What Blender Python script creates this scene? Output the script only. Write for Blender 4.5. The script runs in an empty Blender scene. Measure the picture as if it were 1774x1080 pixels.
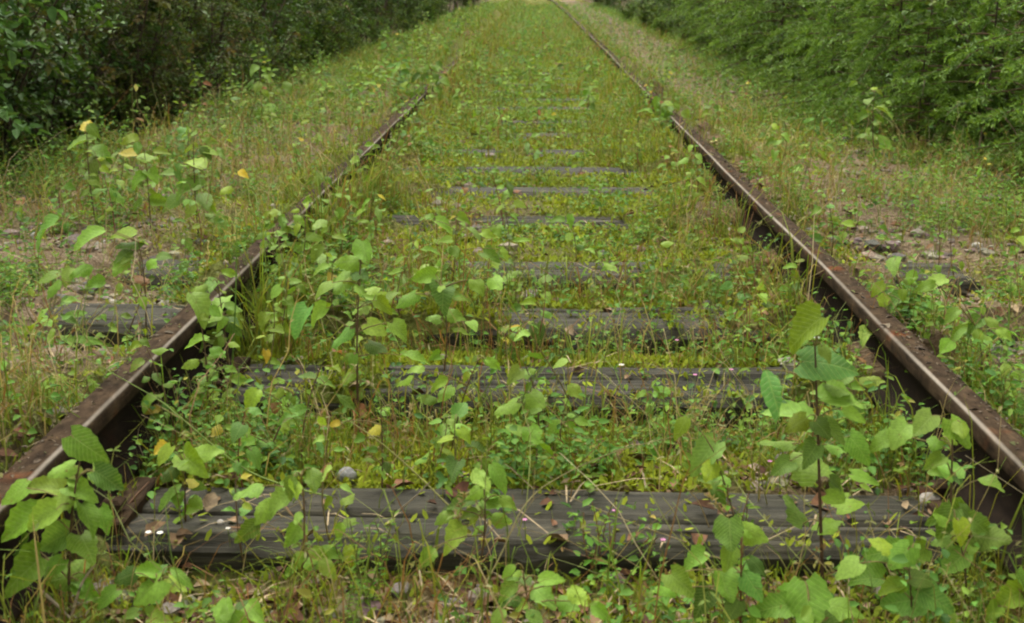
import bpy, math, random
import numpy as np
from mathutils import Vector, Matrix, Euler

# ------------------------------------------------------------------ camera, sky, sun, exposure
sc = bpy.context.scene
C = sc.collection
W0, H0, FPX = 1774.0, 1080.0, 1990.0
CAM_H = 0.84                       # above the tie tops (z = 0)
PITCH, YAW = math.radians(15.98), math.radians(1.19)
cd = bpy.data.cameras.new('camera')
cam = bpy.data.objects.new('camera', cd); C.objects.link(cam)
cd.sensor_width = 36.0; cd.lens = FPX / W0 * 36.0
cd.clip_start = 0.05; cd.clip_end = 1000
cam.location = (0, 0, CAM_H)
cam.rotation_euler = Euler((math.pi/2 - PITCH, 0, YAW))
cd.dof.use_dof = True; cd.dof.focus_distance = 2.7; cd.dof.aperture_fstop = 9.0
sc.camera = cam

SUN_EL, SUN_AZ = math.radians(62), math.radians(-25)
w = bpy.data.worlds.new('World'); sc.world = w; w.use_nodes = True
nt = w.node_tree; nt.nodes.clear()
sky = nt.nodes.new('ShaderNodeTexSky'); sky.sky_type = 'NISHITA'; sky.sun_disc = False
sky.sun_elevation = SUN_EL; sky.sun_rotation = SUN_AZ
sky.air_density = 1.0; sky.dust_density = 4.0; sky.ozone_density = 1.0
hs = nt.nodes.new('ShaderNodeHueSaturation'); hs.inputs['Saturation'].default_value = 0.03   # overcast: cloud-white
bg = nt.nodes.new('ShaderNodeBackground'); bg.inputs['Strength'].default_value = 0.11
wo = nt.nodes.new('ShaderNodeOutputWorld')
wm = nt.nodes.new('ShaderNodeMix'); wm.data_type = 'RGBA'; wm.blend_type = 'MULTIPLY'; wm.inputs[0].default_value = 1
wm.inputs[7].default_value = (1.0, .965, .86, 1)            # warm white balance of the photograph
nt.links.new(sky.outputs[0], hs.inputs['Color']); nt.links.new(hs.outputs[0], wm.inputs[6]); nt.links.new(wm.outputs[2], bg.inputs['Color'])
nt.links.new(bg.outputs[0], wo.inputs['Surface'])
sl = bpy.data.lights.new('sun', 'SUN'); sl.energy = 0.7; sl.angle = math.radians(40); sl.color = (1, .97, .92)
so = bpy.data.objects.new('sun', sl); C.objects.link(so)
so.rotation_euler = Euler((math.pi/2 - SUN_EL, 0, math.pi + SUN_AZ*-1))
sc.view_settings.view_transform = 'Standard'; sc.view_settings.look = 'None'
sc.view_settings.exposure = 1.88; sc.view_settings.gamma = 1.0
sc.render.engine = 'CYCLES'
sc.cycles.max_bounces = 5; sc.cycles.diffuse_bounces = 4; sc.cycles.transmission_bounces = 3
sc.cycles.use_adaptive_sampling = True; sc.cycles.adaptive_threshold = .02
sc.cycles.filter_width = 2.1
sc.cycles.use_denoising = True

# ------------------------------------------------------------------ helpers
rng = np.random.default_rng(11)
R = random.Random(5)
RM = cam.rotation_euler.to_matrix()
def ray(px, py):
    return (RM @ Vector(((px - W0/2)/FPX, -(py - H0/2)/FPX, -1.0)))
def gp(px, py, z=0.0):                      # pixel -> point on the ground plane z
    d = ray(px, py); t = (z - CAM_H)/d.z
    return Vector((d.x*t, d.y*t, z))
def at(px, py, Y):                          # pixel -> point at distance Y along the track
    d = ray(px, py); t = Y/d.y
    return Vector((d.x*t, Y, CAM_H + d.z*t))
def pxm(Y):                                 # photo pixels per metre at distance Y
    return FPX/(Y*math.cos(PITCH) + CAM_H*.7*math.sin(PITCH))

def _hash(ix, iy, s):
    n = (ix.astype(np.int64)*374761393 + iy.astype(np.int64)*668265263 + s*144665) & 0x7fffffff
    n = ((n ^ (n >> 13))*1274126177) & 0x7fffffff
    return ((n ^ (n >> 16)) & 0xffff)/65535.0
def vnoise(x, y, s=0):
    x = np.asarray(x, float); y = np.asarray(y, float)
    ix, iy = np.floor(x), np.floor(y); fx, fy = x-ix, y-iy
    fx = fx*fx*(3-2*fx); fy = fy*fy*(3-2*fy)
    ix = ix.astype(np.int64); iy = iy.astype(np.int64)
    a = _hash(ix, iy, s); b = _hash(ix+1, iy, s); c = _hash(ix, iy+1, s); d = _hash(ix+1, iy+1, s)
    return (a*(1-fx)+b*fx)*(1-fy) + (c*(1-fx)+d*fx)*fy
def fbm(x, y, s=0, o=4):
    v = 0; a = .5; t = 0
    for k in range(o):
        v = v + a*vnoise(np.asarray(x)*2**k, np.asarray(y)*2**k, s+k*17); t += a; a *= .55
    return v/t
def sstep(a, b, x): 
    t = np.clip((x-a)/(b-a), 0, 1); return t*t*(3-2*t)

class Geo:
    def __init__(s): s.V=[]; s.F=[]; s.Cc=[]; s.U=[]; s.n=0; s.uv=False
    def add(s, V, F, col=None):
        V = np.asarray(V, float).reshape(-1,3); F = np.asarray(F, int)
        s.V.append(V); s.F.append(F + s.n)
        c = np.ones((len(V),3))*.5 if col is None else np.broadcast_to(np.asarray(col,float),(len(V),3))
        s.Cc.append(c); s.n += len(V)
    def tube(s, P, rad, k=5, col=None, cap=True):
        P = np.asarray(P, float); n = len(P); rad = np.broadcast_to(np.asarray(rad,float),(n,))
        T = np.gradient(P, axis=0); T /= np.linalg.norm(T,axis=1,keepdims=True)+1e-9
        up = np.where(np.abs(T[:,2:3])>.9, np.array([[1.,0,0]]), np.array([[0,0,1.]]))
        A = np.cross(T, up); A /= np.linalg.norm(A,axis=1,keepdims=True)+1e-9
        B = np.cross(T, A); a = np.arange(k)*2*math.pi/k
        V = (P[:,None]+rad[:,None,None]*(A[:,None]*np.cos(a)[None,:,None]+B[:,None]*np.sin(a)[None,:,None])).reshape(-1,3)
        F = [(i*k+j, i*k+(j+1)%k, (i+1)*k+(j+1)%k, (i+1)*k+j) for i in range(n-1) for j in range(k)]
        s.add(V, F, col)
    def mesh(s, name, mat, smooth=True):
        me = bpy.data.meshes.new(name)
        V = np.concatenate(s.V); me.vertices.add(len(V)); me.vertices.foreach_set('co', V.astype(np.float32).ravel())
        li = np.concatenate([f.ravel() for f in s.F])
        tot = np.concatenate([np.full(len(f), f.shape[1]) for f in s.F])
        me.loops.add(len(li)); me.loops.foreach_set('vertex_index', li.astype(np.int32))
        me.polygons.add(len(tot)); st = np.concatenate([[0], np.cumsum(tot)[:-1]])
        me.polygons.foreach_set('loop_start', st.astype(np.int32))
        me.polygons.foreach_set('use_smooth', np.full(len(tot), smooth))
        ca = me.color_attributes.new('tint', 'FLOAT_COLOR', 'POINT')
        cc = np.concatenate(s.Cc); cc = np.concatenate([cc, np.ones((len(cc),1))],1)
        ca.data.foreach_set('color', cc.astype(np.float32).ravel())
        me.update(calc_edges=True); me.materials.append(mat)
        return me
def link(name, me, parent=None, label=None, cat=None, group=None, kind=None):
    o = bpy.data.objects.new(name, me); C.objects.link(o)
    if parent: o.parent = parent
    if label: o['label'] = label
    if cat: o['category'] = cat
    if group: o['group'] = group
    if kind: o['kind'] = kind
    return o
def empty(name, loc, label, cat, group=None, rz=0):
    o = link(name, None, None, label, cat, group); o.location = loc; o.rotation_euler.z = rz
    o.empty_display_size = .1
    return o

def nrm(a): return a/(np.linalg.norm(a,axis=-1,keepdims=True)+1e-9)
def leaves_geo(g, P, D, N, L, wr=.6, col=(.1,.2,.05), fold=.25):
    """many small folded leaves: base P, direction D, normal N, length L"""
    n = len(P); D = nrm(D); S = nrm(np.cross(D, N)); N = np.cross(S, D)
    L = np.broadcast_to(np.asarray(L,float),(n,))[:,None]; w = L*wr*.5
    up = N*w*fold*2
    V = np.stack([P, P+D*L*.32+S*w+up, P+D*L*.7+S*w*.72+up*.7-N*L*.04, P+D*L-N*L*.14,
                  P+D*L*.7-S*w*.72+up*.7-N*L*.04, P+D*L*.32-S*w+up],1)
    b = np.arange(n)[:,None]*6
    F = np.concatenate([b+np.array([[0,1,2,3]]), b+np.array([[0,3,4,5]])])
    col = np.broadcast_to(np.asarray(col,float),(n,3))
    g.add(V.reshape(-1,3), F, np.repeat(col,6,0))
def blades_geo(g, P, h, wd, az, lean, col, base_col=None):
    n = len(P)
    dx = np.stack([np.cos(az), np.sin(az), np.zeros(n)],1); sd = np.stack([-np.sin(az), np.cos(az), np.zeros(n)],1)
    # random facing so blades are seen at all widths
    tw = rng.uniform(0, math.pi, n)[:,None]; sd = nrm(sd*np.cos(tw)+dx*np.sin(tw)*.8)
    h = h[:,None]; wd = wd[:,None]; lean = lean[:,None]; Z = np.array([[0,0,1.]])
    P1 = P + dx*h*lean*.22 + Z*h*.5*(1-lean*.12)
    P2 = P + dx*h*lean*.62 + Z*h*.85*(1-lean*.38)
    P3 = P + dx*h*lean*1.05 + Z*h*(1-lean*.62)
    V = np.stack([P-sd*wd*.5, P+sd*wd*.5, P1-sd*wd*.5, P1+sd*wd*.5, P2-sd*wd*.34, P2+sd*wd*.34, P3],1)
    b = np.arange(n)[:,None]*7
    col = np.broadcast_to(col,(n,3)); bc = col if base_col is None else np.broadcast_to(base_col,(n,3))
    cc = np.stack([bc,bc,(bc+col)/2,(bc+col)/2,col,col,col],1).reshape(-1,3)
    F1 = np.concatenate([b+np.array([[0,1,3,2]]), b+np.array([[2,3,5,4]])]); F2 = b+np.array([[4,5,6]])
    n0 = g.n
    g.add(V.reshape(-1,3), F1, cc); g.F.append(F2+n0)

# ------------------------------------------------------------------ materials
def newmat(name):
    m = bpy.data.materials.new(name); m.use_nodes = True; t = m.node_tree; t.nodes.clear()
    return m, t, (lambda ty: t.nodes.new(ty)), t.links.new
def ramp(n, stops):
    e = n.color_ramp.elements
    while len(e) < len(stops): e.new(.5)
    for k,(p,c) in enumerate(stops): e[k].position = p; e[k].color = (*c,1)
def leaf_mat(name, src, trans=.3, rough=.45, spec=.35, veins=False, gain=1.0):
    m,t,N,L = newmat(name)
    out=N('ShaderNodeOutputMaterial'); pr=N('ShaderNodeBsdfPrincipled'); tr=N('ShaderNodeBsdfTranslucent'); mx=N('ShaderNodeMixShader')
    if src=='object': s=N('ShaderNodeObjectInfo'); col=s.outputs['Color']
    else: s=N('ShaderNodeAttribute'); s.attribute_name='tint'; col=s.outputs['Color']
    nz=N('ShaderNodeTexNoise'); nz.inputs['Scale'].default_value=9 if src=='object' else 30; nz.inputs['Detail'].default_value=4
    tc=N('ShaderNodeTexCoord'); L(tc.outputs['Object'], nz.inputs['Vector'])
    mr=N('ShaderNodeMapRange'); mr.inputs['From Min'].default_value=.3; mr.inputs['From Max'].default_value=.7
    mr.inputs['To Min'].default_value=.78*gain; mr.inputs['To Max'].default_value=1.2*gain; L(nz.outputs['Fac'], mr.inputs['Value'])
    hv=N('ShaderNodeMix'); hv.data_type='RGBA'; hv.blend_type='MULTIPLY'; hv.inputs[0].default_value=1
    L(col, hv.inputs[6]); L(mr.outputs[0], hv.inputs[7]); colo=hv.outputs[2]
    if veins:
        # side veins: stripes slanting off the midrib, plus the midrib itself (leaf space: y along, x across)
        sx=N('ShaderNodeSeparateXYZ'); L(tc.outputs['Object'], sx.inputs[0])
        ab=N('ShaderNodeMath'); ab.operation='ABSOLUTE'; L(sx.outputs[0], ab.inputs[0])
        m1=N('ShaderNodeMath'); m1.operation='MULTIPLY_ADD'; m1.inputs[1].default_value=-.75; L(ab.outputs[0], m1.inputs[0]); L(sx.outputs[1], m1.inputs[2])
        m2=N('ShaderNodeMath'); m2.operation='MULTIPLY'; m2.inputs[1].default_value=58; L(m1.outputs[0], m2.inputs[0])
        sn=N('ShaderNodeMath'); sn.operation='SINE'; L(m2.outputs[0], sn.inputs[0])
        r1=N('ShaderNodeMapRange'); r1.inputs['From Min'].default_value=.72; r1.inputs['From Max'].default_value=1; L(sn.outputs[0], r1.inputs['Value'])
        r2=N('ShaderNodeMapRange'); r2.inputs['From Min'].default_value=.022; r2.inputs['From Max'].default_value=.004; L(ab.outputs[0], r2.inputs['Value'])
        mxm=N('ShaderNodeMath'); mxm.operation='MAXIMUM'; L(r1.outputs[0], mxm.inputs[0]); L(r2.outputs[0], mxm.inputs[1])
        sc_=N('ShaderNodeMath'); sc_.operation='MULTIPLY'; sc_.inputs[1].default_value=.3; L(mxm.outputs[0], sc_.inputs[0])
        vm=N('ShaderNodeMix'); vm.data_type='RGBA'; vm.inputs[7].default_value=(.28,.38,.10,1); L(sc_.outputs[0], vm.inputs[0]); L(colo, vm.inputs[6]); colo=vm.outputs[2]
        # small brown insect spots
        n3=N('ShaderNodeTexNoise'); n3.inputs['Scale'].default_value=5.5; n3.noise_dimensions='4D'; L(tc.outputs['Object'], n3.inputs['Vector'])
        oi=N('ShaderNodeObjectInfo'); mw=N('ShaderNodeMath'); mw.operation='MULTIPLY'; mw.inputs[1].default_value=40; L(oi.outputs['Random'], mw.inputs[0]); L(mw.outputs[0], n3.inputs['W'])
        r3=N('ShaderNodeMapRange'); r3.inputs['From Min'].default_value=.70; r3.inputs['From Max'].default_value=.76; L(n3.outputs['Fac'], r3.inputs['Value'])
        sm=N('ShaderNodeMix'); sm.data_type='RGBA'; sm.inputs[7].default_value=(.16,.10,.03,1); L(r3.outputs[0], sm.inputs[0]); L(colo, sm.inputs[6]); colo=sm.outputs[2]
        bp=N('ShaderNodeBump'); bp.inputs['Strength'].default_value=.35; bp.inputs['Distance'].default_value=.01; bp.invert=True
        L(mxm.outputs[0], bp.inputs['Height']); L(bp.outputs[0], pr.inputs['Normal'])
    L(colo, pr.inputs['Base Color']); pr.inputs['Roughness'].default_value=rough; pr.inputs['Specular IOR Level'].default_value=spec
    tg=N('ShaderNodeMix'); tg.data_type='RGBA'; tg.blend_type='MULTIPLY'; tg.inputs[0].default_value=1; tg.inputs[7].default_value=(1.5,1.35,.7,1)
    L(colo, tg.inputs[6]); L(tg.outputs[2], tr.inputs['Color'])
    mx.inputs[0].default_value=trans; L(pr.outputs[0], mx.inputs[1]); L(tr.outputs[0], mx.inputs[2]); L(mx.outputs[0], out.inputs[0])
    return m
def matte(name, src='tint', col=(.1,.08,.05), rough=.85, bump=0, scale=60, spec=.2):
    m,t,N,L = newmat(name)
    out=N('ShaderNodeOutputMaterial'); pr=N('ShaderNodeBsdfPrincipled'); L(pr.outputs[0], out.inputs[0])
    pr.inputs['Roughness'].default_value=rough; pr.inputs['Specular IOR Level'].default_value=spec
    tc=N('ShaderNodeTexCoord'); nz=N('ShaderNodeTexNoise'); nz.inputs['Scale'].default_value=scale; nz.inputs['Detail'].default_value=6
    L(tc.outputs['Object'], nz.inputs['Vector'])
    mr=N('ShaderNodeMapRange'); mr.inputs['From Min'].default_value=.3; mr.inputs['From Max'].default_value=.7
    mr.inputs['To Min'].default_value=.6; mr.inputs['To Max'].default_value=1.35; L(nz.outputs['Fac'], mr.inputs['Value'])
    hv=N('ShaderNodeMix'); hv.data_type='RGBA'; hv.blend_type='MULTIPLY'; hv.inputs[0].default_value=1
    if src=='tint': s=N('ShaderNodeAttribute'); s.attribute_name='tint'; L(s.outputs['Color'], hv.inputs[6])
    else: hv.inputs[6].default_value=(*col,1)
    L(mr.outputs[0], hv.inputs[7]); L(hv.outputs[2], pr.inputs['Base Color'])
    if bump:
        b=N('ShaderNodeBump'); b.inputs['Strength'].default_value=bump; b.inputs['Distance'].default_value=.01
        L(nz.outputs['Fac'], b.inputs['Height']); L(b.outputs[0], pr.inputs['Normal'])
    return m

M_leaf = leaf_mat('living_leaf', 'object', .30, .55, .20, veins=True)
M_fol = leaf_mat('foliage', 'tint', .3, .6, .15)
M_bush = leaf_mat('bush_foliage', 'tint', .22, .5, .25)
M_grass = leaf_mat('grass_blades', 'tint', .3, .6, .12)
M_moss = leaf_mat('moss_cushion', 'tint', .2, .8, .1)
M_litter = matte('dead_leaf', rough=.8, scale=90)
M_stem = matte('plant_stem', rough=.7, scale=120)
M_bark = matte('bark', rough=.9, bump=.6, scale=40)
M_stone = matte('ballast_stone', rough=.85, bump=.4, scale=130)
M_petal = matte('flower_petal', rough=.6, scale=30)

def ground_mat():
    m,t,N,L = newmat('ballast_soil')
    out=N('ShaderNodeOutputMaterial'); pr=N('ShaderNodeBsdfPrincipled'); L(pr.outputs[0], out.inputs[0])
    pr.inputs['Roughness'].default_value=.95; pr.inputs['Specular IOR Level'].default_value=.15
    tc=N('ShaderNodeTexCoord')
    vo=N('ShaderNodeTexVoronoi'); vo.inputs['Scale'].default_value=85; L(tc.outputs['Object'], vo.inputs['Vector'])
    n1=N('ShaderNodeTexNoise'); n1.inputs['Scale'].default_value=55; n1.inputs['Detail'].default_value=8; n1.inputs['Roughness'].default_value=.7; L(tc.outputs['Object'], n1.inputs['Vector'])
    n2=N('ShaderNodeTexNoise'); n2.inputs['Scale'].default_value=5; n2.inputs['Detail'].default_value=5; L(tc.outputs['Object'], n2.inputs['Vector'])
    r1=N('ShaderNodeValToRGB'); ramp(r1, [(.28,(.045,.032,.02)),(.5,(.12,.09,.06)),(.72,(.24,.20,.145))]); L(n1.outputs['Fac'], r1.inputs[0])
    r2=N('ShaderNodeValToRGB'); ramp(r2, [(.0,(.09,.07,.05)),(.5,(.20,.17,.13)),(1,(.32,.29,.25))]); L(vo.outputs['Color'], r2.inputs[0])
    mx=N('ShaderNodeMix'); mx.data_type='RGBA'; L(n2.outputs['Fac'], mx.inputs[0]); L(r1.outputs[0], mx.inputs[6]); L(r2.outputs[0], mx.inputs[7])
    at_=N('ShaderNodeAttribute'); at_.attribute_name='tint'                       # moss, litter and gravel patches
    m2=N('ShaderNodeMix'); m2.data_type='RGBA'; m2.blend_type='MULTIPLY'; m2.inputs[0].default_value=1
    L(mx.outputs[2], m2.inputs[6]); L(at_.outputs['Color'], m2.inputs[7]); L(m2.outputs[2], pr.inputs['Base Color'])
    b=N('ShaderNodeBump'); b.inputs['Strength'].default_value=.9; b.inputs['Distance'].default_value=.012
    ad=N('ShaderNodeMath'); ad.operation='ADD'; L(n1.outputs['Fac'], ad.inputs[0]); L(vo.outputs['Distance'], ad.inputs[1])
    L(ad.outputs[0], b.inputs['Height']); L(b.outputs[0], pr.inputs['Normal'])
    return m
def wood_mat():
    m,t,N,L = newmat('weathered_tie_timber')
    out=N('ShaderNodeOutputMaterial'); pr=N('ShaderNodeBsdfPrincipled'); L(pr.outputs[0], out.inputs[0])
    pr.inputs['Roughness'].default_value=.8; pr.inputs['Specular IOR Level'].default_value=.3
    tc=N('ShaderNodeTexCoord'); oi=N('ShaderNodeObjectInfo')
    mp=N('ShaderNodeMapping'); mp.inputs['Scale'].default_value=(2.6,48,48); L(tc.outputs['Object'], mp.inputs[0])
    cx=N('ShaderNodeCombineXYZ'); mm=N('ShaderNodeMath'); mm.operation='MULTIPLY'; mm.inputs[1].default_value=37; L(oi.outputs['Random'], mm.inputs[0])
    L(mm.outputs[0], cx.inputs[0]); L(mm.outputs[0], cx.inputs[1]); L(cx.outputs[0], mp.inputs['Location'])
    n1=N('ShaderNodeTexNoise'); n1.inputs['Scale'].default_value=1.6; n1.inputs['Detail'].default_value=7; n1.inputs['Roughness'].default_value=.65; L(mp.outputs[0], n1.inputs['Vector'])
    n2=N('ShaderNodeTexNoise'); n2.inputs['Scale'].default_value=7; n2.inputs['Detail'].default_value=5; L(tc.outputs['Object'], n2.inputs['Vector'])
    r1=N('ShaderNodeValToRGB'); ramp(r1, [(.28,(.006,.0053,.0036)),(.42,(.019,.0175,.012)),(.56,(.034,.0315,.0225)),(.76,(.068,.063,.047))]); L(n1.outputs['Fac'], r1.inputs[0])
    r2=N('ShaderNodeValToRGB'); ramp(r2, [(.3,(.62,.66,.45)),(.5,(.95,.95,.88)),(.68,(1.25,1.2,1.1))]); L(n2.outputs['Fac'], r2.inputs[0])
    mx=N('ShaderNodeMix'); mx.data_type='RGBA'; mx.blend_type='MULTIPLY'; mx.inputs[0].default_value=1; L(r1.outputs[0], mx.inputs[6]); L(r2.outputs[0], mx.inputs[7])
    rv=N('ShaderNodeMapRange'); rv.inputs['To Min'].default_value=.75; rv.inputs['To Max'].default_value=1.45; L(oi.outputs['Random'], rv.inputs['Value'])
    m3=N('ShaderNodeMix'); m3.data_type='RGBA'; m3.blend_type='MULTIPLY'; m3.inputs[0].default_value=1; L(mx.outputs[2], m3.inputs[6]); L(rv.outputs[0], m3.inputs[7])
    L(m3.outputs[2], pr.inputs['Base Color'])
    b=N('ShaderNodeBump'); b.inputs['Strength'].default_value=.9; b.inputs['Distance'].default_value=.008; L(n1.outputs['Fac'], b.inputs['Height']); L(b.outputs[0], pr.inputs['Normal'])
    return m
def rust_mat():
    m,t,N,L = newmat('rusty_rail_steel')
    out=N('ShaderNodeOutputMaterial'); pr=N('ShaderNodeBsdfPrincipled'); L(pr.outputs[0], out.inputs[0])
    tc=N('ShaderNodeTexCoord'); mp=N('ShaderNodeMapping'); mp.inputs['Scale'].default_value=(1,.45,1); L(tc.outputs['Object'], mp.inputs[0])
    n1=N('ShaderNodeTexNoise'); n1.inputs['Scale'].default_value=45; n1.inputs['Detail'].default_value=8; n1.inputs['Roughness'].default_value=.7; L(mp.outputs[0], n1.inputs['Vector'])
    n2=N('ShaderNodeTexNoise'); n2.inputs['Scale'].default_value=9; n2.inputs['Detail'].default_value=4; L(tc.outputs['Object'], n2.inputs['Vector'])
    r1=N('ShaderNodeValToRGB'); ramp(r1, [(.3,(.011,.008,.0055)),(.48,(.034,.0235,.0155)),(.6,(.057,.040,.026)),(.75,(.10,.064,.036))]); L(n1.outputs['Fac'], r1.inputs[0])
    r2=N('ShaderNodeValToRGB'); ramp(r2, [(.3,(.7,.72,.62)),(.45,(1,.95,.9)),(.60,(1.15,1.1,1)),(.70,(1.8,.95,.6))]); L(n2.outputs['Fac'], r2.inputs[0])
    mx=N('ShaderNodeMix'); mx.data_type='RGBA'; mx.blend_type='MULTIPLY'; mx.inputs[0].default_value=1; L(r1.outputs[0], mx.inputs[6]); L(r2.outputs[0], mx.inputs[7])
    a=N('ShaderNodeAttribute'); a.attribute_name='tint'; sx=N('ShaderNodeSeparateColor'); L(a.outputs['Color'], sx.inputs[0])   # red = worn bright gauge corner, green = shade painted below the head
    wn=N('ShaderNodeMath'); wn.operation='MULTIPLY_ADD'; wn.inputs[1].default_value=.9; wn.inputs[2].default_value=.45; L(n1.outputs['Fac'], wn.inputs[0])
    wf=N('ShaderNodeMath'); wf.operation='MULTIPLY'; wf.use_clamp=True; L(sx.outputs[0], wf.inputs[0]); L(wn.outputs[0], wf.inputs[1])
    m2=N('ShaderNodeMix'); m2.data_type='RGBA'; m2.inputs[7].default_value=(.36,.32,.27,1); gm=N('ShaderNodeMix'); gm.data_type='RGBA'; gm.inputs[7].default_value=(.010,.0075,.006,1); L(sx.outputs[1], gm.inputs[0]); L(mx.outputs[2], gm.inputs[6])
    L(wf.outputs[0], m2.inputs[0]); L(gm.outputs[2], m2.inputs[6]); L(m2.outputs[2], pr.inputs['Base Color'])
    mt=N('ShaderNodeMath'); mt.operation='MULTIPLY'; mt.inputs[1].default_value=.35; L(wf.outputs[0], mt.inputs[0]); L(mt.outputs[0], pr.inputs['Metallic'])
    ro=N('ShaderNodeMapRange'); pr.inputs['Specular IOR Level'].default_value=.06; ro.inputs['To Min'].default_value=.95; ro.inputs['To Max'].default_value=.42; L(wf.outputs[0], ro.inputs['Value']); L(ro.outputs[0], pr.inputs['Roughness'])
    b=N('ShaderNodeBump'); b.inputs['Strength'].default_value=.5; b.inputs['Distance'].default_value=.004; L(n1.outputs['Fac'], b.inputs['Height']); L(b.outputs[0], pr.inputs['Normal'])
    return m
M_ground = ground_mat(); M_wood = wood_mat(); M_rust = rust_mat()

# ------------------------------------------------------------------ track layout
TIE_W, TIE_L, TIE_T = .225, 2.62, .16
back_px = [838, 628, 527, 450, 372, 322, 288, 258, 230, 208, 185]
tie_y = [gp(930, p).y - TIE_W/2 for p in back_px]
while tie_y[-1] < 16.5: tie_y.append(tie_y[-1] + .61 + R.uniform(-.05,.05))
tie_y = np.array(tie_y)
RAIL_TOP = .156
RAIL_X = .7175            # inner (gauge) face of each rail head

EXPOSED = {0:[(190,1640)],1:[(395,575),(680,1335),(1650,1790)],2:[(90,375),(885,1135),(1185,1255)],3:[(235,385),(785,1115),(1205,1262),(1485,1695)],
 4:[(688,745),(830,1060)],5:[(780,1112)],6:[(800,1082),(690,730)],7:[(780,868),(925,995)],8:[(885,1012)],9:[(868,1022)],10:[(800,1022),(1120,1160)]}
EXPO = {k:[(gp(a,back_px[k] if k<11 else 170).x, gp(b,back_px[k] if k<11 else 170).x) for a,b in v] for k,v in EXPOSED.items()}
for _k in range(11,22): _a = R.uniform(-.5,.2); EXPO[_k] = [(_a, _a + R.uniform(.3,.7))]
def exposed(x, y):        # 1 where a tie top is bare, 0 where soil and moss have grown over it
    x = np.asarray(x,float); y = np.asarray(y,float)
    i = np.argmin(np.abs(y[...,None]-tie_y),-1); e = np.zeros(np.broadcast(x,y).shape)
    jx = x + .34*(fbm(x*5, y*13, 77, 3)-.5)
    for k,iv in EXPO.items():
        m = np.zeros(e.shape)
        for a,b in iv: m = np.maximum(m, sstep(a-.09,a+.09,jx)*sstep(b+.09,b-.09,jx))
        e = np.where(i==k, m, e)
    return e
def cover(x, y):          # how mossy / grassy the place is, 0..1
    x = np.asarray(x,float); y = np.asarray(y,float)
    n = fbm(x*2.2, y*1.6, 3)
    inside = sstep(.85,.6,np.abs(x))
    bias = .10*inside + .16*sstep(2.6,6,y)*inside + .10*sstep(5,12,y) + .25*sstep(12,25,y)*sstep(2.2,1.4,np.abs(x)) + .12*inside*np.exp(-((x-.28)/.3)**2)*sstep(1.9,2.2,y)
    bias = bias - .06*sstep(.8,1.1,-x)*sstep(7,4,y) - .6*sstep(.9,1.1,x)*sstep(2.0,1.7,x)*sstep(7,10,y)
    return np.clip((n + bias - .42)*4.2, 0, 1)
def dtie(y):              # signed distance into the nearest tie (negative = inside)
    return np.min(np.abs(np.asarray(y)[...,None]-tie_y),-1) - TIE_W/2
def ground_z(x, y):
    x = np.asarray(x,float); y = np.asarray(y,float)
    ax = np.abs(x)
    i = np.clip(np.searchsorted(tie_y, y)-1, 0, len(tie_y)-2)
    f = np.clip((y - tie_y[i] - TIE_W/2)/(tie_y[i+1]-tie_y[i]-TIE_W+1e-6), 0, 1)
    f = np.where(y < tie_y[0], .45+.25*np.clip((y-1)/.7,0,1), f)
    z = -.022 + .013*sstep(2.8,4,y) - .062*f**1.5*sstep(4.0,2.7,y)
    z = z + (.035-.018*sstep(3,4.5,y))*(fbm(x*3, y*3, 8)-.5) + .018*(fbm(x*14, y*14, 9, 3)-.5)
    inside = dtie(y) < 0
    bury = fbm(x*2.4, y*5, 12)
    ex = exposed(x, y)
    bz = -.05 + (1-ex)*(.062+.02*bury)
    z = np.where(inside & (ax < 1.35), bz, z)
    exf = np.maximum(np.maximum(ex*inside, exposed(x,y+.14)), exposed(x,y+.28))
    z = z + (1-exf)*(.03*sstep(.85,1.2,ax)*(y>0) + (.025+.055*sstep(3.4,7,y))*np.exp(-((ax-.68)/.15)**2))
    z = z + (1-exf)*.125*np.exp(-((ax-.86)/.085)**2)*sstep(.22,.5,vnoise(y*1.7,np.sign(x)*3+0*y,19))*(ax>.70)*(y>1)
    z = z + .15*np.exp(-((x+.78)/.30)**2)*sstep(8,14,y)*(.35+.95*vnoise(y*.9,y*0,18))
    z = z - .45*sstep(1.9,3.6,ax) + .22*sstep(3,9,ax)*fbm(x*.6,y*.6,15) 
    z = z + .5*(fbm(x*.15,y*.15,16)-.5)*sstep(4,12,ax)
    return z

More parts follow.
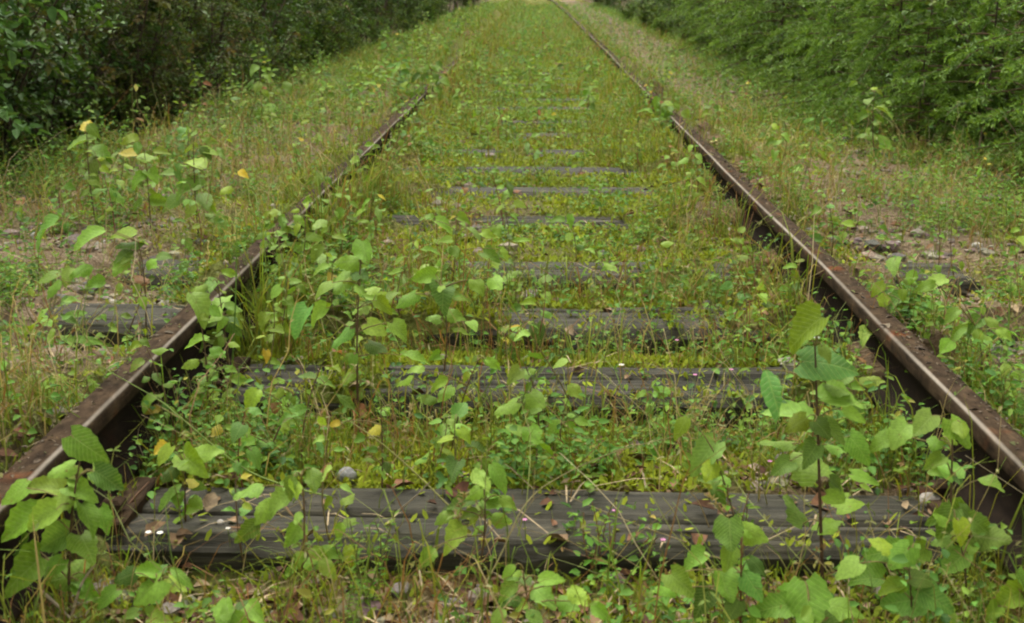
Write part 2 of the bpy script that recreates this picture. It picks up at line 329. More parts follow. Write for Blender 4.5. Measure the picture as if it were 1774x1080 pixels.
def build_ground():
    xs = np.concatenate([-np.geomspace(160,3.2,28), np.arange(-3.1,3.11,.034), np.geomspace(3.2,160,28)])
    ys = [-20,-10,-5,-2.5,-1.2,-.4,.2,.6,.9]
    y = 1.1
    while y < 80: ys.append(y); y += max(.024, .0105*y)
    ys += list(np.geomspace(82,220,12)); ys = np.array(ys)
    X,Y = np.meshgrid(xs,ys); Z = ground_z(X,Y)
    nx,ny = len(xs),len(ys)
    idx = np.arange(nx*ny).reshape(ny,nx)
    F = np.stack([idx[:-1,:-1],idx[:-1,1:],idx[1:,1:],idx[1:,:-1]],-1).reshape(-1,4)
    c = cover(X,Y)[...,None]
    base = np.array([.72,.60,.48]); moss = np.array([.70,1.0,.26]); tan = np.array([.98,.88,.75]); red=np.array([1.0,.62,.42]); hum=np.array([.5,.42,.32])
    lf = fbm(X*3.1,Y*3.1,21)[...,None]
    col = base*(1-c)+moss*c
    col = col*(1-.6*sstep(.58,.7,lf)) + red*.6*sstep(.58,.7,lf)
    out = (sstep(.85,1.1,np.abs(X))*sstep(2.4,2.0,np.abs(X)))[...,None]*(1-c)
    col = col*(1-out)+tan*out
    fo = sstep(2.0,2.6,np.abs(X))[...,None]; col = col*(1-fo)+hum*fo
    g = Geo(); g.add(np.stack([X,Y,Z],-1).reshape(-1,3), F, col.reshape(-1,3))
    o = link('ground', g.mesh('ground', M_ground), kind='structure')
    o['label'] = 'brown stony ballast and soil of the track bed'
build_ground()

# ------------------------------------------------------------------ ties with plates and spikes
ORD = ['first','second','third','fourth','fifth','sixth','seventh','eighth','ninth','tenth','eleventh','twelfth','thirteenth','fourteenth','fifteenth','sixteenth','seventeenth','eighteenth','nineteenth','twentieth',
 'twenty-first','twenty-second','twenty-third','twenty-fourth','twenty-fifth','twenty-sixth','twenty-seventh','twenty-eighth','twenty-ninth','thirtieth','thirty-first','thirty-second']
for _t,_n in ((30,'thirty'),(40,'forty'),(50,'fifty'),(60,'sixty'),(70,'seventy')):
    for _i,_w in enumerate(('',)+tuple(ORD[:9])):
        if _t+_i > len(ORD): ORD.append(f'{_n}-{_w}' if _w else _n[:-1]+'ieth')
def tie_mesh(k, near):
    nx, ny = (110, 30) if near else (44, 12)
    u = np.linspace(-TIE_L/2, TIE_L/2, nx); v = np.linspace(-TIE_W/2, TIE_W/2, ny)
    U,V = np.meshgrid(u,v)
    s = 100+k*7
    Z = .010*(fbm(U*1.4, V*30+k*9, s)-.5) + .005*(fbm(U*9, V*45, s+1)-.5) - .022*sstep(.6,.78,fbm(U*2.3+k, V*9, s+2))*fbm(U*12,V*40,s+3)
    for q in range(11):                                   # drying checks along the grain
        c0 = R.uniform(-.09,.10); x0 = R.uniform(-1.2,1.0); ln = R.uniform(.3,1.3)
        cy = c0 + .014*(fbm(U*1.5+q, U*0+q*3, s+q)-.5)
        m = sstep(x0,x0+.1,U)*sstep(x0+ln,x0+ln-.1,U)
        Z -= R.uniform(.010,.028)*m*np.exp(-((V-cy)/.0042)**2)
    e = TIE_W/2-np.abs(V); chip = fbm(U*5, U*0+np.sign(V)*4+k, s+40)
    Z -= (.020+.030*sstep(.5,.75,chip))*np.exp(-(e/.013)**2)
    Z -= .05*np.exp(-((TIE_L/2-np.abs(U))/.02)**2)
    U2 = U + .015*np.sign(U)*(fbm(V*30,V*0+k,s+50)-.5)*(np.abs(U)>TIE_L/2-.05)
    V2 = V + .010*(fbm(U*2.2, U*0+k, s+60)-.5)
    g = Geo(); idx = np.arange(nx*ny).reshape(ny,nx)
    g.add(np.stack([U2,V2,Z],-1).reshape(-1,3), np.stack([idx[:-1,:-1],idx[:-1,1:],idx[1:,1:],idx[1:,:-1]],-1).reshape(-1,4))
    ring = np.concatenate([idx[0,:], idx[1:,-1], idx[-1,-2::-1], idx[-2:0:-1,0]])
    top = np.stack([U2,V2,Z],-1).reshape(-1,3)[ring]; n = len(ring)
    mid = top.copy(); mid[:,2] = -.06; mid[:,:2] *= 1.006; low = mid.copy(); low[:,2] = -TIE_T
    VV = np.concatenate([top,mid,low]); i = np.arange(n); j = (i+1)%n
    F = np.concatenate([np.stack([i,i+n,j+n,j],1), np.stack([i+n,i+2*n,j+2*n,j+n],1)])
    g.add(VV, F)
    return g.mesh('timber', M_wood, True)
def box_geo(g, x0,x1,y0,y1,z0,z1,ch=.003):
    V=[]
    for (z,i) in ((z0,0),(z1-ch,0),(z1,ch)):
        V += [(x0+i,y0+i,z),(x1-i,y0+i,z),(x1-i,y1-i,z),(x0+i,y1-i,z)]
    F=[(0,3,2,1),(8,9,10,11)]
    for l in (0,4):
        for a in range(4): b=(a+1)%4; F.append((l+a,l+b,l+4+b,l+4+a))
    g.add(V,F,(0,0,0))
pg = Geo(); box_geo(pg,-.10,.10,-.09,.09,-.02,.016); PLATE = pg.mesh('tie_plate', M_rust, False)
sg = Geo(); sg.tube([(0,0,-.02),(0,0,.03)],[.009,.009],6,(0,0,0)); box_geo(sg,-.017,.017,-.014,.014,.026,.040,.006); SPIKE = sg.mesh('spike', M_rust, False)
far_meshes = [tie_mesh(50+k, False) for k in range(4)]
for k,ty in enumerate(tie_y):
    vis = 'split and moss edged' if k%3==0 else ('sunken and half overgrown' if k>3 else 'cracked and weathered')
    t = empty('railway_tie', (R.uniform(-.04,.04), ty, 0), f'{vis} grey timber tie, {ORD[k]} from the camera', 'railway tie', 'timber ties under the rails', math.radians(R.uniform(-.7,.7)) if k>1 else math.radians(-.3))
    link('timber', tie_mesh(k, True) if k<5 else far_meshes[k%4], t)
    if k < 14:
        for sx in (-1,1):
            p = link('tie_plate', PLATE, t); p.location = (sx*(RAIL_X+.034)-t.location.x, 0, 0)
            for (a,b) in ((-1,1),(1,-1)):
                s_ = link('spike', SPIKE, p); s_.location = (a*.072, b*.05, 0)

# ------------------------------------------------------------------ rails
def rail(side):
    # outline from the gauge (inner) face, x measured outward from it; (x, z, wear)
    z0 = .016; T = RAIL_TOP
    prof = [(-.026,z0,0),(-.026,z0+.009,0),(.010,z0+.021,0),(.021,z0+.034,0),(.021,T-.046,0),(.016,T-.040,0),(.0015,T-.036,0),(0,T-.030,0),
            (0,T-.012,0),(.0010,T-.0062,.03),(.0026,T-.0032,.75),(.0048,T-.0012,.55),(.0078,T,0),(.028,T+.0005,0),(.042,T,0),(.050,T-.002,0),(.056,T-.009,0),(.057,T-.030,0),
            (.055,T-.034,0),(.041,T-.040,0),(.035,T-.046,0),(.035,z0+.034,0),(.046,z0+.021,0),(.083,z0+.009,0),(.083,z0,0)]
    ys = [-3.0,-1,0]; y=.8
    while y < 95: ys.append(y); y += max(.05,.05*y)
    ys.append(96)
    ys=np.array(ys); n=len(prof); P=np.array(prof)
    wob = .028*(fbm(ys*.35, ys*0+side*5, 70)-.5); wz = .010*(fbm(ys*.3, ys*0+side*9, 71)-.5)
    bend = .00012*np.clip(ys-20,0,None)**2
    X = side*(RAIL_X+P[None,:,0]) + wob[:,None] - bend[:,None]; Z = P[None,:,1] + wz[:,None]
    jit = .0012*(rng.random((len(ys),n))-.5)
    V = np.stack([X+jit, np.broadcast_to(ys[:,None],X.shape), Z],-1).reshape(-1,3)
    idx = np.arange(len(ys)*n).reshape(-1,n); a=idx[:-1]; b=idx[1:]
    F = np.stack([a, np.roll(a,-1,1), np.roll(b,-1,1), b],-1).reshape(-1,4)
    if side<0: F = F[:,::-1]
    wear = np.broadcast_to(P[None,:,2], X.shape)*(.55+.6*vnoise(ys[:,None]*5+side, P[None,:,0]*0, 73))
    web_shade = np.broadcast_to(((P[:,1]<T-.033)&(P[:,1]>z0+.005)).astype(float)[None]*.85, X.shape)  # shadow under the rail head, painted dark onto web and foot
    col = np.stack([np.clip(wear,0,1),web_shade,np.zeros_like(wear)],-1).reshape(-1,3)
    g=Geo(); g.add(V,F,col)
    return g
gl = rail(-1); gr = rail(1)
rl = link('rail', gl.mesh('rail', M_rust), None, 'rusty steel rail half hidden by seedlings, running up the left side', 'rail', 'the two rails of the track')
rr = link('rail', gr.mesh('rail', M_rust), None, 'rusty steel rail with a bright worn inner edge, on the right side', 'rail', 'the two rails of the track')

# ------------------------------------------------------------------ small cover: gravel, litter, moss, grass, herbs
def sample(n, y0, y1, p, xr):
    u = rng.random(n); a = 1-p
    y = (y0**a + u*(y1**a-y0**a))**(1/a)
    x = rng.uniform(-xr, xr, n)
    return x, y
def onrail(x): return (np.abs(x)>RAIL_X-.02)&(np.abs(x)<RAIL_X+.07)
def tiefree(x, y, keep):   # keep only a share of what would stand on a visible tie top
    return (dtie(y) > -.004) | (np.abs(x)>1.3) | (exposed(x,y) < .4) | (rng.random(len(x)) < keep)

def build_gravel():
    ico = bpy.data.meshes.new('tmp'); import bmesh
    bm = bmesh.new(); bmesh.ops.create_icosphere(bm, subdivisions=1, radius=1); bm.to_mesh(ico); bm.free()
    v = np.array([p.co[:] for p in ico.vertices]); f = np.array([p.vertices[:] for p in ico.polygons]); bpy.data.meshes.remove(ico)
    g = Geo(); x,y = sample(24000, 1.25, 30, 1.6, 2.2)
    pr = np.where(np.abs(x)>.82, .9, .30)*(1-.75*cover(x,y)); k = rng.random(len(x))<pr
    k &= ~onrail(x) & (dtie(y)>0)
    x,y = x[k],y[k]; n=len(x); r = rng.uniform(.005,.015,n)*(1+rng.random(n)**6*1.6)*(1+.03*y)
    z = ground_z(x,y)+r*.15
    V = v[None]*(1+.5*(rng.random((n,len(v),1))-.5))*r[:,None,None]*np.array([1,1,.65])*rng.uniform(.7,1.3,(n,1,3)) + np.stack([x,y,z],-1)[:,None]
    c = np.array([.17,.145,.115])*rng.uniform(.5,1.5,(n,1)) + rng.normal(0,.012,(n,3)); c=np.clip(c,.03,.6)
    wh = rng.random(n)<.008; c[wh]=[.42,.41,.38]
    g.add(V.reshape(-1,3), (f[None]+np.arange(n)[:,None,None]*len(v)).reshape(-1,3), np.repeat(c,len(v),0))
    link('gravel', g.mesh('gravel', M_stone, False), None, 'grey brown ballast stones lying on the track bed', 'gravel', kind='stuff')
build_gravel()

def build_litter():
    g=Geo(); x,y = sample(14000,1.2,25,1.6,2.6)
    k = rng.random(len(x)) < np.where(np.abs(x)>1.9,1,.28+.72*sstep(.5,.68,fbm(x*3.1,y*3.1,21)))
    k |= (y<1.8)&(rng.random(len(x))<.9)
    k &= ~onrail(x)&tiefree(x,y,.16); x,y=x[k],y[k]; n=len(x)
    z=ground_z(x,y)+rng.uniform(.003,.014,n); z=np.where((dtie(y)<0)&(np.abs(x)<1.3),np.maximum(z,.004),z)
    az=rng.uniform(0,2*math.pi,n); D=np.stack([np.cos(az),np.sin(az),rng.normal(0,.25,n)],1); N=np.stack([rng.normal(0,.35,n),rng.normal(0,.35,n),np.ones(n)],1)
    pal=np.array([[.17,.085,.045],[.12,.06,.035],[.22,.14,.075],[.17,.07,.04],[.26,.19,.11],[.09,.055,.035]])
    c=pal[rng.choice(6,n,p=[.25,.24,.22,.06,.13,.1])]*rng.uniform(.7,1.3,(n,1))
    yl=rng.random(n)<.008; c[yl]=[.38,.30,.06]
    leaves_geo(g,np.stack([x,y,z],1),D,N,rng.gamma(3,.006,n)+.010,rng.uniform(.35,.75,(n,1)),c*.8,fold=.3)
    link('leaf_litter', g.mesh('leaf_litter', M_litter), None, 'brown and reddish dead leaves scattered over the track bed', 'leaf litter', kind='stuff')
    # dead straw and needles lying about
    g=Geo(); x,y=sample(9000,1.2,14,1.7,2.4); k=~onrail(x)&tiefree(x,y,.25)&(rng.random(len(x))<(.9-.6*cover(x,y))); x,y=x[k],y[k]; n=len(x)
    z=ground_z(x,y)+.006; z=np.where((dtie(y)<0)&(np.abs(x)<1.3),np.maximum(z,.006),z); az=rng.uniform(0,2*math.pi,n); l=rng.uniform(.03,.13,n)
    D=np.stack([np.cos(az),np.sin(az),rng.uniform(-.02,.25,n)],1); S=np.cross(D,[[0,0,1.]]); P=np.stack([x,y,z],1); wd=rng.uniform(.0008,.0018,n)[:,None]
    V=np.stack([P-S*wd,P+S*wd,P+D*l[:,None]*.55+S*wd+[0,0,.006],P+D*l[:,None]*.55-S*wd+[0,0,.006],P+D*l[:,None]],1); b=np.arange(n)[:,None]*5
    c=np.array([.26,.20,.12])*rng.uniform(.5,1.5,(n,1)); n0=g.n
    g.add(V.reshape(-1,3), b+np.array([[0,1,2,3]]), np.repeat(c,5,0)); g.F.append(b+np.array([[3,2,4]])+n0)
    link('dry_straw', g.mesh('dry_straw', M_litter), None, 'thin dry straw lying loose on soil and gravel', 'straw', kind='stuff')
build_litter()

def build_moss():
    g=Geo(); x,y=sample(260000,1.3,18,1.6,1.7); c_=cover(x,y)*np.where(np.abs(x)<.72,1,.45)
    k=(rng.random(len(x))<c_*1.1*(.3+.7*sstep(1.75,1.9,y)))&~onrail(x)&tiefree(x,y,.06); x,y=x[k],y[k]; n=len(x)
    z=ground_z(x,y)+.012*fbm(x*22,y*22,31); z=np.where((dtie(y)<0)&(np.abs(x)<1.3)&(exposed(x,y)>.4),.0,z)
    az=rng.uniform(0,2*math.pi,n); h=rng.uniform(.007,.02,n)*(1+.06*y)
    bright=fbm(x*5,y*5,33)[:,None]
    col=(np.array([.11,.16,.012])*(1-bright)+np.array([.26,.30,.022])*bright)*rng.uniform(.65,1.3,(n,1))
    D=np.stack([np.cos(az)*.8,np.sin(az)*.8,rng.uniform(.2,1.2,n)],1); N=np.stack([-np.cos(az),-np.sin(az),np.full(n,.8)],1)
    P=np.stack([x,y,z],1); D=nrm(D); S=nrm(np.cross(D,N)); wd=(h*.38)[:,None]
    V=np.stack([P-S*wd*.4,P+S*wd*.4,P+D*h[:,None]*.6+S*wd*.6,P+D*h[:,None],P+D*h[:,None]*.6-S*wd*.6],1); b=np.arange(n)[:,None]*5
    g.add(V.reshape(-1,3), b+np.array([[0,1,2,3,4]]), np.repeat(col,5,0))
    link('moss', g.mesh('moss', M_moss), None, 'bright yellow green moss between the ties', 'moss', kind='stuff')
build_moss()

def build_grass():
    g=Geo()
    x,y=sample(330000,1.2,70,1.45,3.0)
    ax=np.abs(x); cl=fbm(x*4,y*3.2,41); c_=cover(x,y)
    d=.18+.80*sstep(.42,.62,cl)+.30*c_
    d=d*np.where(ax<.72,.78-.1*sstep(5,8,y),.33+.32*sstep(7,13,y))*np.where(ax>2.2,.25,1)*(.16+.22*sstep(1.7,2.0,y)+.30*sstep(2.6,3.6,y)+.45*sstep(3.5,6,y))
    d=np.where((ax>.95)&(ax<1.8)&(x>0)&(y>8),d*.42,d)            # bare gravel strip beside the right rail
    d=d+.45*np.exp(-((ax-.64)/.06)**2)+.55*np.exp(-((ax-.84)/.05)**2)*(exposed(x,y+.2)<.4)
    hide=np.exp(-((x+.62)/.055)**2)*(sstep(2.5,2.6,y)*sstep(3.05,2.95,y)+sstep(3.35,3.5,y)*sstep(4.7,4.5,y)+.8*sstep(7.6,8.2,y))
    hide=hide+np.exp(-((x-.64)/.05)**2)*sstep(6.6,7,y)*sstep(8.6,8.2,y); d=d+hide
    k=(rng.random(len(x))<d)&~onrail(x)&tiefree(x,y,.10); x,y,cl,c_,ax,hide=x[k],y[k],cl[k],c_[k],ax[k],hide[k]; n=len(x)
    z=ground_z(x,y)-.004
    h=rng.gamma(3.2,.025,n)*(.55+.9*sstep(.45,.72,cl))+.012
    h=np.where(rng.random(n)<.05,h*2.0,h); h=np.minimum(h,.26)*np.where(y>6,.88,1)*(1+.35*np.exp(-((ax-.66)/.06)**2)+.8*np.clip(hide,0,1))
    open_=(np.maximum(exposed(x,y+.22),exposed(x,y+.12))>.4)&((y>3.4)|(ax>.8)&(y>2.2)); h=np.where(open_,h*.45,h)
    wd=rng.uniform(.0014,.0032,n)*(1+.10*np.clip(y-2,0,14))
    az=rng.uniform(0,2*math.pi,n); lean=np.clip(rng.beta(2,2.2,n)*1.15,0,1)
    pal=np.array([[.115,.19,.020],[.15,.205,.02],[.20,.22,.024],[.08,.15,.018],[.28,.225,.10],[.20,.105,.045]])
    pi=np.array([rng.choice(6,n,p=[.30,.27,.19,.12,.08,.04])])[0]
    dry=(ax>.85)&(y<8)&(rng.random(n)<.48); pi[dry]=4
    red=(rng.random(n)<.35*sstep(.5,.62,fbm(x*6,y*6,44)))&(ax<.7); pi[red]=5
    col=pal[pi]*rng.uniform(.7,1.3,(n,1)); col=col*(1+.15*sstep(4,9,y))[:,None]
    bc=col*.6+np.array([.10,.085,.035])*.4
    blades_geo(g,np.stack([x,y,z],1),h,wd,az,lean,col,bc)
    link('grass', g.mesh('grass', M_grass), None, 'thin green and straw coloured grass growing through the track', 'grass', kind='stuff')
build_grass()

def build_cover_plants():
    """low small-leaved ground cover (clover, cinquefoil, bedstraw) that nobody could count"""
    g=Geo(); x,y=sample(95000,1.25,45,1.5,2.9); cl=fbm(x*3.3,y*2.8,51); ax=np.abs(x)
    d=.05+.85*sstep(.48,.66,cl)+.35*sstep(4.5,8,y)*(ax<2); d=d*np.where(ax>2.1,.9,1)+.5*sstep(2.0,2.3,x)
    d=np.where((ax>.95)&(ax<1.8)&(x>0)&(y>8),d*.5,d)
    d=d*np.where((x>-.1)&(ax<.7)&(y>2.2)&(y<7),.5,1)*(.22+.78*sstep(1.7,2.0,y))
    k=(rng.random(len(x))<d)&~onrail(x)&tiefree(x,y,.14); x,y=x[k],y[k]; m=len(x); q=5
    z=ground_z(x,y); hh=rng.gamma(2.2,.026,m)+.01; z=np.where((dtie(y)<0)&(np.abs(x)<1.3)&(exposed(x,y)>.4),-.004,z); hh=hh*np.where(np.abs(x)>2,1.8,1); hh=np.where((np.maximum(exposed(x,y+.22),exposed(x,y+.12))>.4)&(y>3.4),hh*.4,hh)
    P=np.repeat(np.stack([x,y,z],1),q,0); n=len(P); lev=np.tile(np.linspace(.25,1,q),m)
    az=rng.uniform(0,2*math.pi,n); rad=rng.uniform(.002,.012,n); P[:,2]+=np.repeat(hh,q)*lev
    P[:,0]+=np.cos(az)*rad; P[:,1]+=np.sin(az)*rad
    D=np.stack([np.cos(az),np.sin(az),rng.normal(.1,.35,n)],1); N=np.stack([rng.normal(0,.3,n),rng.normal(-.15,.3,n),np.ones(n)],1)
    pal=np.array([[.08,.19,.025],[.105,.225,.03],[.14,.235,.025],[.06,.145,.03],[.22,.22,.03]])
    c=np.repeat(pal[rng.choice(5,m,p=[.3,.3,.22,.13,.05])],q,0)*rng.uniform(.75,1.25,(n,1))
    L=rng.uniform(.009,.022,n)*(1+.05*np.repeat(y,q))
    leaves_geo(g,P,D,N,L,rng.uniform(.4,.75,(n,1)),c,fold=.2)
    # their stalks
    P0=np.stack([x,y,z],1); blades_geo(g,P0,hh,np.full(m,.0016),rng.uniform(0,6.28,m),np.full(m,.15),np.array([.13,.14,.04]))
    link('ground_cover_plants', g.mesh('ground_cover_plants', M_fol), None, 'low small leaved green weeds covering the track bed', 'weeds', kind='stuff')
build_cover_plants()

def build_tangle():
    g=Geo(); x,y=sample(15000,1.3,22,1.5,2.2); cl=fbm(x*2.6,y*2.2,61)
    k=(rng.random(len(x))<(.25+.75*sstep(.42,.6,cl))*(.5+.5*sstep(1.7,1.9,y)))&~onrail(x)&tiefree(x,y,.12); x,y=x[k],y[k]; n=len(x)
    z=ground_z(x,y); h=rng.gamma(4,.032,n)+.03; h=np.where((np.maximum(exposed(x,y+.22),exposed(x,y+.12))>.4)&(y>3.4),h*.4,h); az=rng.uniform(0,6.28,n); lean=rng.beta(2,2,n)*1.2; wd=rng.uniform(.0005,.0011,n)*(1+.12*y)
    pal=np.array([[.27,.22,.11],[.17,.20,.06],[.20,.11,.05],[.33,.28,.17],[.12,.19,.04]]); c=pal[rng.choice(5,n,p=[.28,.27,.15,.12,.18])]*rng.uniform(.7,1.25,(n,1))
    u=np.linspace(0,1,6); dx=np.stack([np.cos(az),np.sin(az)],1); kink=rng.normal(0,.09,(n,6,2)).cumsum(1)*u[None,:,None]
    P=np.zeros((n,6,3)); P[:,:,:2]=np.stack([x,y],1)[:,None]+(dx[:,None]*(lean[:,None]*u**1.7)[...,None]+kink)*h[:,None,None]
    P[:,:,2]=z[:,None]+h[:,None]*(u[None]-.35*lean[:,None]*u[None]**2.5); S_=np.array([1,.25,0])*wd[:,None,None]*np.linspace(1,.5,6)[None,:,None]
    V=np.stack([P-S_,P+S_],2).reshape(n,12,3); b=np.arange(n)[:,None]*12
    F=np.concatenate([b+np.array([[2*i,2*i+1,2*i+3,2*i+2]]) for i in range(5)]); g.add(V.reshape(-1,3),F,np.repeat(c,12,0))
    # tiny seeds, buds and leaflets on a third of them
    m=np.nonzero(rng.random(n)<.45)[0]; q=7; j=rng.integers(2,6,(len(m),q)); Pq=P[m[:,None],j].reshape(-1,3); N_=len(Pq)
    D=rng.normal(0,1,(N_,3))+[0,0,.5]; cc=np.repeat(c[m]*np.array([.9,1.1,.9]),q,0); leaves_geo(g,Pq,D,np.tile([0,-.4,1.],(N_,1)),rng.uniform(.004,.012,N_)*(1+.05*Pq[:,1]),.4,cc,.2)
    link('weed_stalks', g.mesh('weed_stalks', M_grass), None, 'tangle of thin dry and green weed stalks all over the track', 'weeds', kind='stuff')
build_tangle()

def build_rail_debris():
    g=Geo()
    for side in (-1,1):
        n=3800; y=1.2*(18/1.2)**rng.random(n); k=rng.random(n)<.25+.75*sstep(.45,.65,fbm(y*1.6,y*0+side,81)); y=y[k]; n=len(y)
        x=side*(RAIL_X+.006+.048*rng.beta(1.6,1.0,n)); z=np.full(n,RAIL_TOP+.0015)+.010*(fbm(y*.3,y*0+side*9,71)-.5); x=x+.028*(fbm(y*.35,y*0+side*5,70)-.5)
        az=rng.uniform(0,6.28,n); D=np.stack([np.cos(az),np.sin(az),rng.normal(.05,.1,n)],1); N=np.stack([rng.normal(0,.2,n),rng.normal(0,.2,n),np.ones(n)],1)
        pal=np.array([[.075,.055,.038],[.10,.076,.05],[.06,.043,.03],[.08,.088,.026],[.12,.095,.065]]); c=pal[rng.choice(5,n)]*rng.uniform(.6,1.3,(n,1))
        leaves_geo(g,np.stack([x,y,z],1),D,N,rng.gamma(2,.0028,n)*(1+.05*y)+.002,rng.uniform(.12,.6,(n,1)),c,.2)
    link('rail_top_debris', g.mesh('rail_top_debris', M_litter), None, 'brown needles and crumbs lying on top of the rails', 'debris', kind='stuff')
build_rail_debris()

# ------------------------------------------------------------------ broad leaves shared by all seedlings
def leaf_template(kind, var):
    r = random.Random(hash((kind,var))%9999 if False else var*31+len(kind))
    rows=10; V=[]; F=[]; cols=[-1,-.55,0,.55,1]
    fold=r.uniform(-.05,.42); droop=r.uniform(-.05,.55); bow=r.uniform(-.3,.3); wav=r.uniform(.02,.075); ph=r.uniform(0,6); asym=r.uniform(-.16,.16); bend=r.uniform(-.10,.10); tooth=r.uniform(.05,.12)
    def hw(t):
        if kind=='heart': return .44*math.sin(math.pi*min(1,t**.60*.985+.015))**.72*(1-.22*t)
        if kind=='ovate': return .37*math.sin(math.pi*t**.72)**.85*(1-.25*t)
        return .185*math.sin(math.pi*t**.85)**.8
    notch={'heart':.16,'ovate':.05,'lance':0}[kind]
    for i in range(rows):
        t=i/rows; wd=hw(max(t,.02))*(1+(tooth if i%2 else -tooth*.6)*(1 if 0<i else 0))
        for s in cols:
            x=s*wd*(1+asym*s)+bend*t*t; yy=t-notch*abs(s)**1.6*(1-t)**4*1.0+(.03*abs(s) if i%2 else 0)
            z=fold*abs(s*wd)-droop*t*t+bow*x*x*3+wav*math.sin(ph+t*9+s*2.2)*abs(s)
            V.append((x,yy,z))
    V.append((bend,1.0,-droop*1.02)); tip=len(V)-1
    for i in range(rows-1):
        for j in range(4): a=i*5+j; F.append((a,a+1,a+6,a+5))
    T=[((rows-1)*5+j,(rows-1)*5+j+1,tip) for j in range(4)]
    g=Geo(); g.add(V,F,(.5,.5,.5)); g.F.append(np.array(T))
    return g.mesh(kind+'_leaf', M_leaf)
LEAF={k:[leaf_template(k,v) for v in range(12)] for k in ('heart','ovate','lance')}
TINT={'g':(.118,.222,.018),'l':(.165,.272,.036),'y':(.38,.31,.035),'d':(.066,.130,.014),'o':(.15,.232,.012),'r':(.22,.09,.035),'b':(.088,.205,.030)}
def tint(c):
    b=TINT[c]; f=R.uniform(.74,1.42); return (b[0]*f*R.uniform(.88,1.14), b[1]*f, b[2]*f*R.uniform(.8,1.25), 1)
def put_leaf(parent, kind, base, dirv, nor, L, c):
    d=dirv.normalized(); s=d.cross(nor).normalized(); n=s.cross(d)
    o=link('leaf', R.choice(LEAF[kind]), parent)
    m=Matrix((s,d,n)).transposed().to_4x4()
    wsc=R.uniform(.88,1.1)
    o.matrix_local=Matrix.Translation(base)@m@Matrix.Diagonal((L*wsc,L,L,1)); o.color=tint(c)
    if c in 'yr': o['label']='yellowed leaf' if c=='y' else 'red brown leaf'
    return o
def curve_pts(a, b, sag, n=7):
    out=[]
    for i in range(n):
        t=i/(n-1); p=a.lerp(b,t)+sag*(4*t*(1-t)); out.append(p)
    return out
SEEDS=[]
def seedling(name, label, base_px, kind, leaves, top=None, stemcol=(.10,.065,.035), fill=0, group=None):
    """a hand-placed seedling: rooted where its stem meets the ground, leaves (px, py, length px, tint[, kind])"""
    b=gp(*base_px); b.z=float(ground_z(b.x,b.y)); Y=b.y
    if abs(dtie(np.array(Y)))<0: pass
    root=empty(name,b,label,'seedling',group or 'broad leaved seedlings on the track')
    pts=[]
    for lf in leaves:
        px,py,sz,c=lf[:4]
        off=(px-base_px[0])/pxm(Y)
        Yl=Y+R.uniform(-.6,.6)*min(.10,abs(off)*.6+.03)
        if py>base_px[1]-25: Yl=Y-.03-.05*R.random()
        p=at(px,py,Yl); p.z=max(p.z,float(ground_z(p.x,p.y))+.02)
        pts.append((p,sz*(.80 if py>620 else (1.1 if px<430 or py<320 else .84))/pxm(Yl),c,lf[4] if len(lf)>4 else kind))
    if top is None: tp=max((p for p,_,_,_ in pts),key=lambda p:p.z); tp=Vector((b.x*.35+tp.x*.65,b.y*.35+tp.y*.65,tp.z))
    else: tp=at(top[0],top[1],Y)
    sp=curve_pts(Vector((0,0,-.01)),tp-b,Vector((R.uniform(-.015,.015),R.uniform(-.01,.01),0)),9)
    hgt=max(.03,(tp-b).z); g=Geo(); r0=.0012+.0030*min(1,hgt/.6)
    g.tube([tuple(p) for p in sp],np.linspace(r0,r0*.4,9),6,stemcol)
    todo=[(p-b,L,c,k) for p,L,c,k in pts]
    if not fill: fill=4+len(leaves)//2
    for i in range(fill):
        q=sp[R.randint(3,8)]; a=R.uniform(0,6.28); L=sum(t[1] for t in pts)/len(pts)*R.uniform(.4,.85)
        todo.append((q+Vector((math.cos(a)*L*.9,math.sin(a)*L*.9,R.uniform(-.3,.4)*L)),L,R.choice('ggdlo'),kind))
    for p,L,c,k in todo:
        near=min(sp[1:],key=lambda q:(q-p).length+max(0,q.z-p.z)*1.2)
        out=Vector((p.x-near.x,p.y-near.y,0))
        if out.length<.004: out=Vector((R.uniform(-1,1),-.6,0))
        out.normalize()
        nor=Vector((R.gauss(0,.32),-.50+R.gauss(0,.25),.80)).normalized()
        d=(out*.8+Vector((R.gauss(0,.3),-.30+R.gauss(0,.3),-.35+R.gauss(0,.2))))
        d=(d-nor*d.dot(nor)).normalized()
        base=p-d*L*.48
        put_leaf(root,k,base,d,nor,L,c)
        g.tube([tuple(q) for q in curve_pts(near,base,Vector((0,0,.006)),4)],[.0013,.0011,.0009,.0008],4,(.16,.13,.045) if c!='r' else (.2,.07,.03))
    link('stem',g.mesh('stem',M_stem),root)
    SEEDS.append((b.x,b.y))
    return root

